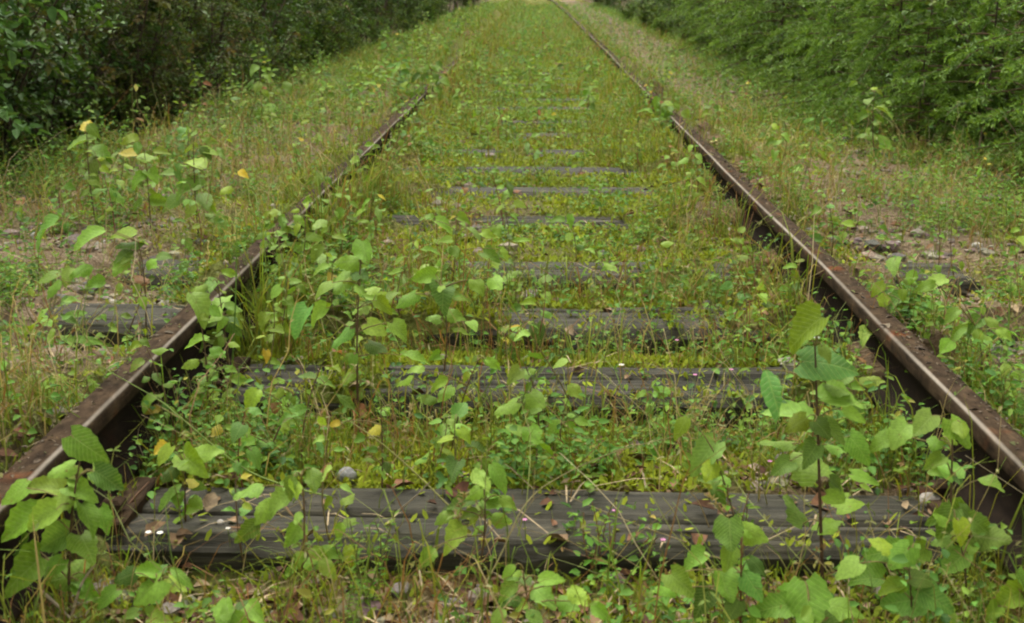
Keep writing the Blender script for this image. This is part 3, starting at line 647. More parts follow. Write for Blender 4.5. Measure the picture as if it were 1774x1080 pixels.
S=seedling
S('lime_seedling','large clump of toothed heart shaped leaves at the lower left corner',(120,1065),'heart',
  [(148,772,95,'g'),(75,845,85,'l'),(35,905,95,'g'),(95,880,80,'l'),(155,895,80,'g'),(50,985,105,'g'),(112,1000,95,'g'),(92,935,85,'l'),(150,942,80,'g'),(190,830,75,'d'),(20,855,70,'g'),(30,945,70,'d'),(140,850,70,'g'),(105,815,60,'l'),(180,900,60,'g'),(70,900,80,'l')],top=(140,790))
S('aspen_seedling','low seedling with one rounded bright leaf, beside the lower left clump',(232,1075),'heart',
  [(254,1022,80,'l'),(250,988,60,'g'),(312,995,70,'g','lance'),(186,1036,55,'g'),(215,1000,50,'d')])
S('aspen_seedling','seedling of two upright pale leaves cut by the bottom edge',(410,1085),'ovate',
  [(388,1062,75,'l'),(440,1058,75,'l'),(415,1075,50,'g')])
S('birch_seedling','seedling with broad and drooping yellow leaves, left end of the first tie',(322,905),'heart',
  [(330,800,85,'g'),(360,780,60,'l'),(295,856,75,'g','lance'),(336,833,40,'y'),(272,778,42,'y'),(285,790,50,'o')],top=(322,805))
S('birch_seedling','bushy birch seedling over the left half of the first tie',(500,1000),'ovate',
  [(430,850,70,'g'),(480,868,75,'l'),(512,925,65,'g'),(430,920,65,'d'),(540,830,60,'g'),(455,885,65,'g'),(500,845,55,'g'),(575,955,55,'g'),(545,975,60,'g'),(570,985,55,'l')],stemcol=(.16,.10,.05))
S('birch_seedling','birch seedling with leaves spread across the middle of the first tie',(815,965),'ovate',
  [(868,824,70,'g'),(838,830,70,'l'),(850,868,60,'g'),(798,870,65,'d'),(790,925,75,'l'),(826,850,60,'g'),(880,868,45,'g'),(870,900,60,'g'),(768,895,50,'g'),(740,965,55,'g'),(845,810,45,'d')])
S('birch_seedling','birch seedling at the bottom edge, just right of the middle',(955,1082),'ovate',
  [(955,1003,60,'g'),(1002,1032,60,'l'),(880,1022,55,'g'),(940,1030,70,'l'),(985,1045,60,'g'),(862,1072,55,'g'),(928,1074,60,'g'),(905,1000,50,'d'),(880,990,40,'g'),(1040,1060,50,'g')])
S('aspen_seedling','tall seedling with the biggest glossy leaves, in front of the right rail',(1432,1010),'heart',
  [(1392,572,90,'o'),(1432,625,110,'b'),(1338,674,115,'b','lance'),(1370,716,105,'l','ovate'),(1460,692,90,'l'),(1400,800,95,'g'),(1378,882,75,'d'),(1445,748,70,'g'),(1490,775,70,'g'),(1345,765,70,'g'),(1470,870,60,'g'),(1435,905,65,'g'),(1355,810,55,'d'),(1480,720,60,'g','ovate'),(1500,830,60,'g')],top=(1412,600),stemcol=(.075,.045,.025))
S('lime_seedling','single pale heart shaped leaf left of the tall glossy seedling',(1290,900),'heart',
  [(1219,790,88,'l'),(1180,740,55,'o','ovate'),(1255,830,45,'g')],top=(1235,780))
S('aspen_seedling','seedling with rounded leaves against the near right rail',(1640,1000),'heart',
  [(1600,736,72,'l'),(1664,750,72,'g'),(1640,812,75,'g'),(1560,750,65,'l'),(1718,838,60,'g','ovate'),(1642,890,75,'g'),(1530,765,60,'g'),(1620,800,50,'g')],top=(1650,740))
S('aspen_seedling','seedling with three flat leaves at the lower right',(1665,1050),'heart',
  [(1716,932,80,'l'),(1652,976,70,'g'),(1640,905,70,'d'),(1700,910,60,'g'),(1590,960,60,'g')])
S('lime_seedling','group of broad dark leaves along the bottom right edge',(1575,1100),'heart',
  [(1562,1040,95,'b'),(1622,1040,90,'b'),(1530,955,75,'g'),(1560,965,70,'g'),(1640,1065,80,'g'),(1470,985,60,'l'),(1500,1000,70,'g'),(1600,1000,60,'d')])
S('lime_seedling','leaf with yellow brown edge at the bottom right corner',(1760,1110),'heart',
  [(1748,1036,70,'o'),(1785,1010,60,'g'),(1722,1060,45,'g')])
S('lime_seedling','wide leaves lying low at the bottom, right of the red stem',(1400,1110),'heart',
  [(1400,1050,120,'g'),(1340,1050,90,'g'),(1460,1050,80,'g'),(1440,1080,80,'d')])
S('aspen_seedling','red stemmed seedling with paired leaves below the first tie',(1284,1085),'heart',
  [(1300,1005,80,'b'),(1255,1015,75,'g'),(1180,1010,70,'g'),(1265,925,75,'d'),(1310,925,65,'g'),(1220,1040,70,'d'),(1200,970,60,'g'),(1150,1020,55,'g')],top=(1284,930),stemcol=(.14,.05,.03))
S('aspen_seedling','tall spindly seedling between the rails behind the second tie, left of centre',(622,715),'heart',
  [(594,490,60,'l'),(632,436,58,'g'),(652,570,50,'l'),(590,585,55,'b'),(520,556,68,'b'),(548,545,50,'l'),(692,574,50,'g'),(720,616,55,'g'),(682,510,48,'g'),(602,452,50,'g'),(560,498,45,'g'),(655,600,45,'d'),(665,530,40,'o'),(625,470,45,'d')],top=(625,450),fill=6)
S('aspen_seedling','seedling with hanging blue green leaves before the third tie',(760,640),'heart',
  [(768,510,62,'b'),(735,480,50,'g'),(860,490,42,'l'),(830,495,38,'g'),(790,545,40,'g'),(820,560,35,'g'),(702,518,50,'g')],top=(765,500))
S('birch_seedling','round leaved seedling before the fourth tie, left of centre',(775,545),'heart',
  [(770,390,42,'g'),(826,402,36,'l'),(792,432,44,'l'),(850,442,40,'g'),(752,466,42,'g'),(730,470,40,'l'),(862,398,30,'g'),(845,405,28,'l'),(805,380,30,'g'),(875,440,30,'l')],top=(790,400))
S('birch_seedling','small seedling in front of the second tie, centre left',(780,760),'ovate',
  [(770,680,50,'g'),(760,665,45,'g'),(815,640,42,'l'),(855,630,40,'g'),(740,690,45,'d'),(700,660,45,'g'),(790,720,40,'g'),(720,640,40,'l')])
S('birch_seedling','seedling with one pale flat leaf before the second tie, near the centre',(985,790),'ovate',
  [(998,676,42,'l'),(970,628,36,'l'),(905,580,36,'l'),(960,740,40,'g'),(1010,730,38,'g')],top=(985,690))
S('aspen_seedling','leafy seedling outside the left rail with a red brown leaf',(245,580),'ovate',
  [(155,410,55,'l'),(75,393,55,'b'),(215,402,40,'o'),(225,422,45,'d'),(208,460,40,'g'),(243,484,34,'r'),(140,470,38,'g'),(80,478,45,'g'),(165,490,32,'g'),(118,478,38,'l'),(215,440,34,'d'),(90,500,36,'g')],top=(240,420),fill=8)
S('aspen_seedling','tall seedling with a yellow top in front of the dark bushes',(168,400),'ovate',
  [(140,245,46,'l'),(150,216,32,'y'),(168,282,44,'l'),(175,262,40,'g'),(160,305,36,'g'),(185,270,34,'l'),(170,330,34,'g'),(205,340,38,'g')],top=(150,220),fill=7)
S('aspen_seedling','seedling with yellow and green leaves, second along the shoulder from the dark bushes',(262,410),'ovate',
  [(222,266,34,'y'),(256,272,34,'l'),(280,262,28,'o'),(262,300,34,'g'),(275,348,36,'g'),(240,310,34,'g'),(228,240,28,'o')],top=(250,262),fill=7)
S('aspen_seedling','seedling with round pale leaves, beside the left rail where it nears the bushes',(345,420),'ovate',
  [(335,282,48,'l'),(330,234,28,'l'),(330,312,46,'g'),(362,262,32,'l'),(355,348,44,'g'),(372,376,40,'l'),(300,348,40,'g'),(318,330,34,'g'),(385,385,36,'g'),(295,300,30,'g')],top=(335,250),fill=8)
S('birch_seedling','thin red stemmed seedling ending in a yellow leaf beside the left rail',(402,500),'ovate',
  [(406,410,36,'y'),(392,330,24,'o'),(420,300,20,'y'),(410,450,26,'g')],top=(402,412),stemcol=(.2,.08,.05))
S('willow_seedling','seedling with a long pale leaf, outside the left rail before the second tie',(95,740),'lance',
  [(88,664,75,'l','ovate'),(172,676,85,'l'),(120,715,60,'g'),(40,730,55,'g'),(50,745,50,'l')],top=(100,670))
S('birch_seedling','feathery leaved seedling against the inner side of the left rail',(350,720),'ovate',
  [(346,530,58,'l'),(372,545,38,'l'),(340,590,40,'g'),(355,660,45,'g'),(330,630,40,'l'),(365,630,40,'g'),(345,690,40,'g')],top=(345,545))
S('birch_seedling','seedling with upright yellow green leaf, left end of the second tie',(440,800),'ovate',
  [(437,690,55,'o'),(480,685,40,'o'),(515,712,50,'l'),(430,765,50,'g'),(565,660,45,'g'),(375,745,40,'y'),(265,710,34,'y'),(450,770,45,'g')])
S('birch_seedling','tiny seedling of two diamond leaves between the first and second ties',(655,850),'ovate',
  [(638,796,34,'g'),(663,815,36,'l'),(648,746,36,'y'),(580,734,26,'y'),(665,710,36,'g'),(620,760,36,'g')])
S('aspen_seedling','seedling with pale leaves over the right rail, near the third tie',(1560,650),'ovate',
  [(1550,458,44,'l'),(1552,518,50,'b'),(1530,545,48,'l'),(1552,562,45,'o'),(1500,578,48,'l'),(1600,540,45,'g'),(1582,552,50,'g'),(1522,500,36,'o')],top=(1548,465))
S('aspen_seedling','seedling with a cluster of toothed leaves, outside the right rail',(1690,740),'ovate',
  [(1622,486,55,'l'),(1665,575,50,'g'),(1700,590,55,'g'),(1640,600,50,'g'),(1720,560,40,'l'),(1590,630,60,'g','lance'),(1650,545,40,'l'),(1690,560,46,'d'),(1740,578,35,'l'),(1605,495,40,'g')],top=(1690,565))
S('birch_seedling','small pale leaved seedling at the right edge beside the rail',(1745,760),'ovate',
  [(1725,690,42,'l'),(1752,672,38,'l'),(1768,650,34,'g'),(1700,660,36,'g'),(1766,700,36,'g'),(1740,640,34,'l')])
S('birch_seedling','seedling with one upright olive leaf between the ties inside the right rail',(1400,560),'ovate',
  [(1384,482,42,'o'),(1370,460,28,'g'),(1360,500,30,'g')])
S('aspen_seedling','slender seedling with pale top leaves before the right bushes',(1518,300),'ovate',
  [(1508,172,26,'l'),(1532,190,32,'l'),(1500,234,28,'l'),(1536,246,34,'l'),(1525,205,26,'g'),(1495,200,24,'g'),(1512,268,24,'g'),(1478,145,14,'l')],top=(1515,160))
S('birch_seedling','seedling with pale leaves on the gravel right of the rail',(1460,430),'ovate',
  [(1470,388,30,'l'),(1405,440,20,'g'),(1460,410,24,'l'),(1535,400,36,'g'),(1500,360,30,'g'),(1530,420,30,'g'),(1555,410,28,'l')])
S('birch_seedling','leafy seedling arching out from the bushes on the left',(430,215),'ovate',
  [(470,185,26,'l'),(500,150,24,'l'),(445,150,22,'l'),(450,200,24,'l'),(490,160,22,'o'),(440,120,22,'l'),(420,180,22,'g'),(470,160,20,'l'),(530,245,26,'l'),(515,250,22,'g')],top=(450,140))

S('birch_seedling','leafy seedling hiding the left rail below the yellow leaf',(395,640),'ovate',[(350,560,50,'g'),(385,520,42,'l'),(330,600,48,'g'),(365,585,44,'l'),(400,560,42,'g'),(318,560,40,'d'),(372,490,38,'g'),(340,640,42,'g'),(300,585,40,'l')],fill=16)
S('birch_seedling','leafy seedling leaning over the left rail before the fourth tie',(480,520),'ovate',[(440,440,40,'g'),(470,420,36,'l'),(500,400,38,'g'),(425,470,36,'g'),(455,390,34,'l'),(490,450,36,'d'),(515,430,34,'g'),(410,430,34,'g'),(520,380,32,'l'),(480,370,30,'g')],fill=18)
S('birch_seedling','leafy seedling leaning over the left rail past the fifth tie',(565,400),'ovate',[(540,345,30,'l'),(560,330,30,'g'),(530,375,30,'g'),(575,350,30,'g'),(515,355,28,'l'),(590,330,26,'g'),(550,310,26,'l'),(600,360,28,'g')],fill=16)
S('birch_seedling','seedling covering the right rail far up, above the ninth tie',(1150,250),'ovate',[(1145,190,26,'l'),(1165,205,26,'g'),(1180,222,28,'g'),(1130,210,24,'g'),(1160,178,22,'l'),(1190,200,22,'l'),(1120,190,22,'g'),(1150,225,24,'d')],fill=12)
S('birch_seedling','seedling covering the left rail far up, near the twelfth tie',(740,205),'ovate',[(725,160,22,'g'),(745,140,22,'l'),(710,175,22,'g'),(760,160,22,'g'),(735,120,20,'l'),(770,140,20,'g'),(700,150,20,'l'),(755,115,20,'g'),(720,135,20,'d')],fill=14)

# random small seedlings, placed by zone; told apart by zone and order
def rand_seedling(x, y, label, kind, h, n, Ls, joined, grp):
    z=float(ground_z(x,y)); root=empty({'heart':'aspen_seedling','ovate':'birch_seedling','lance':'willow_seedling'}[kind],(x,y,z),label,'seedling',grp)
    g=Geo(); lean=Vector((R.gauss(0,.16),R.gauss(0,.14),1)); tip=lean*h
    sp=curve_pts(Vector((0,0,-.01)),tip,Vector((R.gauss(0,.02),R.gauss(0,.02),0)),6)
    g.tube([tuple(p) for p in sp],np.linspace(.0012+.004*h,.0008,6),5,R.choice([(.12,.08,.04),(.16,.13,.05),(.17,.07,.04)]))
    fg=Geo(); a=R.uniform(0,6.28); hue=R.choice('gglob')
    Pl=[];Dl=[];Nl=[];Ll=[];Cl=[]
    for i in range(n):
        t=.25+.75*(i+1)/n; q=sp[0].lerp(sp[-1],t); a+=2.4+R.gauss(0,.3)
        out=Vector((math.cos(a),math.sin(a),0)); L=Ls*R.uniform(.65,1.2)*(1 if t<.9 else .7)
        c='y' if R.random()<.015 else ('r' if R.random()<.02 else (hue if R.random()<.6 else R.choice('gldo')))
        nor=Vector((R.gauss(0,.3),-.35+R.gauss(0,.3),.85)).normalized(); d=out+Vector((0,0,R.gauss(-.3,.25))); d=(d-nor*d.dot(nor)).normalized()
        base=q+out*L*.35+Vector((0,0,L*.12))
        if joined:
            Pl.append(base);Dl.append(d);Nl.append(nor);Ll.append(L);Cl.append(tint(c)[:3])
        else: put_leaf(root,kind,base,d,nor,L,c)
        g.tube([tuple(p) for p in curve_pts(q,base,Vector((0,0,.004)),3)],[.0011,.0009,.0007],3,(.15,.14,.05))
    link('stem',g.mesh('stem',M_stem),root)
    if joined:
        leaves_geo(fg,np.array([p[:] for p in Pl]),np.array([p[:] for p in Dl]),np.array([p[:] for p in Nl]),np.array(Ll),.72 if kind!='lance' else .35,np.array(Cl),.15)
        link('leaves',fg.mesh('leaves',M_fol),root,kind='stuff')
def zone(x,y):
    lat = 'outside left rail' if x<-.72 else ('between rails, left half' if x<0 else ('between rails, right half' if x<.72 else 'outside right rail'))
    if y<tie_y[0]: dep='before first tie'
    else:
        i=int(np.searchsorted(tie_y,y))
        if i<=11: dep=f'just past {ORD[i-1]} tie'
        else: dep='far up the track' if y>14 else 'past eleventh tie'
    return lat,dep
def dedupe(items, noun):
    Z={}
    for it in items: Z.setdefault(zone(it[0],it[1]),[]).append(it)
    res=[]
    for (lat,dep),L in Z.items():
        L.sort(key=lambda t:t[0])
        for k,it in enumerate(L):
            o = '' if len(L)==1 else (', leftmost' if k==0 else (', rightmost' if k==len(L)-1 else f', {ORD[k]} from left'))
            res.append((it, f'{noun}{o}, {dep}, {lat}'))
    return res
items={'heart':[], 'ovate':[], 'lance':[]}
def try_add(x,y,kind,dmin):
    if onrail(np.array([x]))[0] : return
    if dtie(np.array([y]))[0]<-.02 and abs(x)<1.3 and exposed(np.array([x]),np.array([y]))[0]>.4: return
    if any((x-a)**2+(y-b)**2<dmin**2 for a,b in SEEDS): return
    SEEDS.append((x,y)); items[kind].append((x,y))
for k in range(2600):
    y=1.35*(10.5/1.35)**R.random(); u=R.random()
    x = R.uniform(-2.3,-.85) if u<.40 else (R.uniform(-.66,.02) if u<.72 else (R.uniform(.0,.6) if u<.80 else R.uniform(.85,1.9)))
    if abs(x)<.6 and x>0 and y<6 and R.random()<.5: continue
    try_add(x,y,R.choices(['heart','ovate','lance'],[.3,.55,.15])[0], .055+.017*y)
    if sum(map(len,items.values()))>=232: break
for kind,noun in (('heart','small round leaved aspen seedling'),('ovate','small birch seedling'),('lance','small narrow leaved willow seedling')):
    for (x,y),lab in dedupe(items[kind],noun):
        far=y>6.5
        rand_seedling(x,y,lab,kind,R.uniform(.07,.26)*(1.25 if x<-.8 or far else 1),R.randint(6,11) if not far else R.randint(10,18),R.uniform(.024,.046) if kind!='lance' else R.uniform(.05,.07),far,'small seedlings on the track')
for side,cnt,noun in ((-1,24,'leggy seedling crowding the left rail'),(1,9,'leggy seedling crowding the right rail')):
    for i in range(cnt):
        y=1.95*(12/1.95)**((i+R.uniform(.2,.8))/cnt); x=side*R.uniform(.57,.69)
        if side>0 and 2.2<y<2.7: y+=.5
        rand_seedling(x,y,f'{noun}, {ORD[i]} from the camera',R.choice(['ovate','ovate','heart']),R.uniform(.15,.27),R.randint(9,15),R.uniform(.028,.048),y>6.5,'seedlings crowding the rails')
# taller leafy shoots far up the track
far=[]
for k in range(150):
    y=7*(40/7)**R.random(); u=R.random(); x=R.uniform(-2.0,-.85) if u<.55 else (R.uniform(-.6,.5) if u<.85 else R.uniform(.9,1.5))
    if u>.85 and y>10 : continue
    if any((x-a)**2+(y-b)**2<.35**2 for a,b in far) or len(far)>=95: continue
    far.append((x,y))
for (x,y),lab in dedupe(far,'bushy sapling'):
    rand_seedling(x,y,lab,R.choice(['heart','ovate']),R.uniform(.12,.42)*(1 if x<-.7 else .6),R.randint(14,26),.055,True,'bushy saplings far up the track')

# ------------------------------------------------------------------ fine leaved herbs
def herb(x,y,label,h,kind,grp,nst=3):
    z=float(ground_z(x,y)); root=empty({'willowherb':'willowherb','bedstraw':'bedstraw','spurge':'spurge'}[kind],(x,y,z),label,'herb',grp)
    g=Geo(); P=[];D=[];N=[];L=[];Cc=[]
    for s_ in range(nst):
        a0=R.uniform(0,6.28); tip=Vector((math.cos(a0)*h*R.uniform(.05,.35),math.sin(a0)*h*R.uniform(.05,.3),h*R.uniform(.75,1.1)))
        sp=curve_pts(Vector((R.gauss(0,.008),R.gauss(0,.008),-.01)),tip,Vector((R.gauss(0,.01),R.gauss(0,.01),0)),7)
        g.tube([tuple(p) for p in sp],np.linspace(.0016,.0007,7),4,(.15,.15,.05) if kind!='willowherb' else (.18,.10,.05))
        nl={'willowherb':12,'bedstraw':40,'spurge':26}[kind]
        for i in range(nl):
            t=.15+.85*i/nl; q=sp[0].lerp(sp[-1],t) + Vector((0,0,0)); 
            f=t*6; j=min(5,int(f)); q=sp[j].lerp(sp[j+1],f-j)
            a=i*2.4+a0; out=Vector((math.cos(a),math.sin(a),R.uniform(.0,.7)))
            P.append(q[:]);D.append(out[:]);N.append((R.gauss(0,.3),-.3,1))
            L.append(h*{'willowherb':.16,'bedstraw':.07,'spurge':.12}[kind]*R.uniform(.7,1.2)*(1-.35*t)); b=TINT[R.choice('gglb')]; Cc.append([q_*R.uniform(.8,1.2) for q_ in b])
    link('stem',g.mesh('stem',M_stem),root)
    fg=Geo(); leaves_geo(fg,np.array(P),np.array(D),np.array(N),np.array(L),{'willowherb':.32,'bedstraw':.22,'spurge':.3}[kind],np.array(Cc),.2)
    link('leaves',fg.mesh('leaves',M_fol),root,kind='stuff')
def herb_px(px,py,label,hpx,kind,n): b=gp(px,py); herb(b.x,b.y,label,hpx/pxm(b.y),kind,'fine leaved herbs',n)
herb_px(640,1000,'bright feathery herb in front of the first tie, left of centre',190,'spurge',5)
herb_px(600,1050,'second feathery herb nearer the bottom edge, left of centre',120,'spurge',4)
herb_px(700,1020,'low feathery herb in front of the dark gap under the first tie',90,'bedstraw',4)
herb_px(1045,945,'thin willowherb with tiny narrow leaves in front of the first tie',150,'willowherb',6)
herb_px(1110,945,'short willowherb just right of the thin one at the first tie',100,'willowherb',4)
herb_px(330,700,'feathery bedstraw mass inside the left rail',110,'bedstraw',7)
herb_px(275,740,'curled bedstraw sprawling beside the dark side of the left rail',80,'bedstraw',6)
herb_px(1530,660,'wispy bedstraw hanging over the near right rail',90,'bedstraw',6)
herb_px(1410,500,'wispy bedstraw beside the right rail at the fourth tie',70,'bedstraw',5)
herb_px(1230,560,'loose bedstraw between the third and fourth ties, right of centre',80,'bedstraw',5)
herb_px(430,560,'tall wispy bedstraw against the left rail at the third tie',100,'bedstraw',8)
herb_px(510,470,'wispy bedstraw against the left rail at the fourth tie',80,'bedstraw',8)
herb_px(620,340,'wispy bedstraw against the left rail at the sixth tie',60,'bedstraw',8)
herb_px(1330,420,'wispy bedstraw against the right rail past the fourth tie',70,'bedstraw',8)
herb_px(1480,620,'bedstraw clump in front of the tie plate inside the right rail',60,'bedstraw',6)
hi=[]
for k in range(200):
    y=1.45*(9/1.45)**R.random(); x=R.uniform(-1.9,1.7)
    if onrail(np.array([x]))[0] or (dtie(np.array([y]))[0]<.01 and abs(x)<1.3) or any((x-a)**2+(y-b)**2<(.07+.012*y)**2 for a,b in SEEDS): continue
    SEEDS.append((x,y)); hi.append((x,y))
    if len(hi)>=80: break
for (x,y),lab in dedupe(hi,'fine leaved green herb'):
    herb(x,y,lab,R.uniform(.06,.17),R.choice(['bedstraw','spurge','willowherb']),'fine leaved herbs',R.randint(2,4))

# ------------------------------------------------------------------ long grass stalks, twigs, flowers, stones, fallen leaves
def stalk(label, pts, Y0, Y1, rad, col, seed_head=False, name='grass_stalk', cat='grass stalk'):
    P=[at(px,py,Y0+(Y1-Y0)*i/(len(pts)-1)) for i,(px,py) in enumerate(pts)]
    for p in P: p.z=max(p.z,float(ground_z(p.x,p.y))+.004)
    fine=[]
    for i in range(len(P)-1):
        p0=P[max(i-1,0)];p1=P[i];p2=P[i+1];p3=P[min(i+2,len(P)-1)]
        for k in range(5):
            t=k/5; fine.append(.5*((2*p1)+(p2-p0)*t+(2*p0-5*p1+4*p2-p3)*t*t+(3*p1-p0-3*p2+p3)*t**3))
    fine.append(P[-1]); b=P[0].copy(); g=Geo(); loc=[tuple(p-b) for p in fine]
    g.tube(loc,np.linspace(rad,rad*.5,len(loc)),5,col); 
    if seed_head:
        P_=[];D_=[]
        for p in loc[-8:]:
            for q in range(5): P_.append(p); D_.append((R.gauss(0,.6),R.gauss(0,.6),R.uniform(.1,1)))
        root=empty(name,b,label,cat,'long grass stalks'); link('stalk',g.mesh('stalk',M_grass),root)
        fg=Geo(); leaves_geo(fg,np.array(P_),np.array(D_),np.tile([0,-.3,1.],(len(P_),1)),np.full(len(P_),.012),.3,(.26,.22,.10)); link('seed_head',fg.mesh('seed_head',M_grass),root,kind='stuff')
        return
    o=link(name,g.mesh(name,M_grass),None,label,cat,'long grass stalks' if cat=='grass stalk' else 'dead twigs'); o.location=b
def gy(px,py): return gp(px,py).y
stalk('long green grass stalk leaning from the left rail across to the first tie',[(575,862),(433,818),(311,722),(270,690),(145,619)],gy(575,905),gy(575,905)+.28,.0017,(.17,.24,.06))
stalk('straight straw slanting down to the first tie, left of centre',[(783,882),(725,825),(658,766),(590,720)],gy(783,900),gy(783,900)+.15,.0016,(.24,.24,.09))
stalk('long bent straw arching over the first tie right of centre',[(822,1046),(866,965),(905,882),(955,835),(1063,784),(1190,752)],gy(822,1046),gy(822,1046)+.32,.0014,(.22,.20,.09))
stalk('thin straw from the first tie toward the lower centre',[(1190,940),(1080,900),(960,850)],gy(1190,950),gy(1190,950)+.1,.0012,(.24,.2,.11))
stalk('upright grass stalk in front of the third tie',[(855,640),(870,560),(905,450)],gy(855,640),gy(855,640)+.02,.0016,(.17,.24,.06),True)
stalk('green grass stem beside the yellow leaf at the left rail',[(402,640),(408,520),(410,395)],gy(402,650),gy(402,650),.0022,(.14,.25,.05))
stalk('stout upright grass stem at the right edge',[(1738,700),(1745,600),(1752,480)],gy(1738,740),gy(1738,740),.002,(.16,.26,.06))
stalk('dry reddish stalk inside the right rail near the fourth tie',[(1278,490),(1284,430),(1292,365)],gy(1278,492),gy(1278,492),.0018,(.24,.11,.05))
stalk('pale bent straw over the right shoulder',[(1690,440),(1700,400),(1722,350)],gy(1690,446),gy(1690,446),.0017,(.32,.27,.14))
stalk('pale thin stem in the shade of the left bushes',[(232,262),(230,200),(228,120)],gy(232,264),gy(232,264),.003,(.22,.25,.09))
stalk('second pale stem among the left bushes, leaning',[(290,236),(276,190),(262,140)],gy(290,240),gy(290,240),.003,(.20,.22,.09))
stalk('green grass blade stem before the right rail at the lower right',[(1770,880),(1745,840),(1730,790)],gy(1770,900),gy(1770,900),.0016,(.15,.25,.06))
for k in range(14):
    px=R.uniform(520,1330); py=R.uniform(560,1000); h=R.uniform(70,150); dx=R.uniform(-70,70)
    stalk(f'slim grass stalk leaning {"left" if dx<0 else "right"}, {ORD[k]} of those between the rails',[(px,py),(px+dx*.35,py-h*.6),(px+dx,py-h)],gy(px,py),gy(px,py)+R.uniform(-.05,.08),.0012,R.choice([(.16,.24,.06),(.24,.24,.09),(.28,.22,.11)]),k%3==0)
stalk('pale dead twig at the lower left corner',[(72,1025),(98,1048),(125,1075)],gy(125,1075),gy(125,1075)-.02,.0028,(.34,.29,.22),name='dead_twig',cat='twig')
stalk('forked dead twig standing below the left clump',[(122,1075),(140,1015),(165,978)],gy(122,1085),gy(122,1085),.0024,(.34,.29,.22),name='dead_twig',cat='twig')
stalk('thin dead twig lying on the left end of the first tie',[(330,895),(350,880),(372,862)],gy(330,895),gy(372,866),.0022,(.26,.21,.14),name='dead_twig',cat='twig')
stalk('brown twig leaning on the left rail near the first tie',[(210,890),(235,860),(258,835)],gy(210,895),gy(210,895)+.06,.0026,(.14,.08,.05),name='dead_twig',cat='twig')
stalk('dead grey twig tangled in front of the first tie, near the centre',[(690,885),(720,860),(745,835)],gy(690,930),gy(690,930),.0016,(.3,.26,.2),name='dead_twig',cat='twig')

def flower(px,py,label,szpx,col,dz):
    b=gp(px,py+dz); z=float(ground_z(b.x,b.y)); hh=at(px,py,b.y).z; r=szpx/pxm(b.y)*.5
    root=empty('wildflower',(b.x,b.y,z),label,'flower','small wildflowers'); h=max(.012,hh-z)
    g=Geo(); g.tube([(0,0,-.005),(.002,0,h*.5),(0,-.001,h)],[.0009,.0008,.0007],4,(.13,.16,.05)); link('stem',g.mesh('stem',M_stem),root)
    for k in range(5):
        a=k*2*math.pi/5; pg_=Geo(); leaves_geo(pg_,np.array([[0,0,h]]),np.array([[math.cos(a),math.sin(a),.35]]),np.array([[-math.cos(a)*.3,-math.sin(a)*.3-.3,1]]),np.array([r*1.1]),.85,col,.15); link('petal',pg_.mesh('petal',M_petal),root)
    cg=Geo(); cg.tube([(0,0,h-.001),(0,0,h+r*.25)],[r*.3,r*.12],6,(.5,.4,.08)); link('flower_center',cg.mesh('flower_center',M_petal),root)
WH=(.75,.74,.70); PK=(.55,.22,.42); YE=(.65,.5,.05)
for px,py,lab,s_,c,dz in [(259,923,'white flower before the left end of the first tie, left of a pair',11,WH,20),(279,924,'white flower before the left end of the first tie, right of a pair',12,WH,20),
  (396,916,'lone small white flower at the front edge of the first tie',9,WH,16),(1076,633,'white flower on the second tie',10,WH,18),(1413,586,'white flower beside the tie plate inside the right rail',13,WH,24),(889,1024,'tiny white flower among the bottom birch leaves',7,WH,30),
  (1265,641,'magenta flower on the second tie',9,PK,26),(1203,650,'pink flower left of the magenta one',8,PK,22),(909,901,'pink flower in front of the first tie, centre',9,PK,30),(1148,936,'mauve flower by the front edge of the first tie',10,PK,16),(1332,800,'mauve flower left of the tall glossy seedling',9,PK,26),
  (1062,885,'pale pink flower over the first tie',7,PK,40),(1748,236,'yellow flower at the far right by the bushes',12,YE,50),(1172,590,'pink flower at the right of the moss past the second tie',7,PK,16)]:
    flower(px,py,lab,s_,c,dz)

def stone(px,py,label,szpx,col,zoff=0.,seed=1):
    import bmesh
    b=gp(px,py,zoff); r=szpx/pxm(b.y)*.5
    bm=bmesh.new(); bmesh.ops.create_icosphere(bm,subdivisions=3,radius=1)
    V=np.array([v.co[:] for v in bm.verts]); F=np.array([[v.index for v in f.verts] for f in bm.faces]); bm.free()
    d=1+.28*(fbm(V[:,0]*1.3+seed*5,V[:,1]*1.3+V[:,2],seed,3)-.5)+.12*(fbm(V[:,0]*5,V[:,1]*5+V[:,2]*3,seed+3,3)-.5)
    V=V*d[:,None]*r*np.array([1,.85,.82]); g=Geo(); g.add(V,F,col)
    o=link('stone',g.mesh('stone',M_stone),None,label,'stone','single larger stones'); o.location=(b.x,b.y,max(zoff,float(ground_z(b.x,b.y)))+r*.45)
stone(1611,876,'rounded pinkish grey stone on the right end of the first tie',40,(.30,.27,.24),0.0,2)
stone(600,832,'flat grey stone behind the first tie, left of centre',38,(.24,.24,.24),-.02,5)
stone(336,876,'small grey pebble on the left end of the first tie',15,(.3,.3,.3),.0,7)
stone(382,908,'small pale pebble at the front edge of the first tie',13,(.4,.38,.36),.0,8)
stone(1036,988,'half buried grey stone before the first tie, right of centre',36,(.26,.25,.25),-.07,9)
stone(1390,410,'pale stone on the shoulder outside the right rail',18,(.26,.24,.21),.0,11)
stone(60,420,'white pebble on the shoulder at the far left',14,(.5,.5,.48),.0,12)

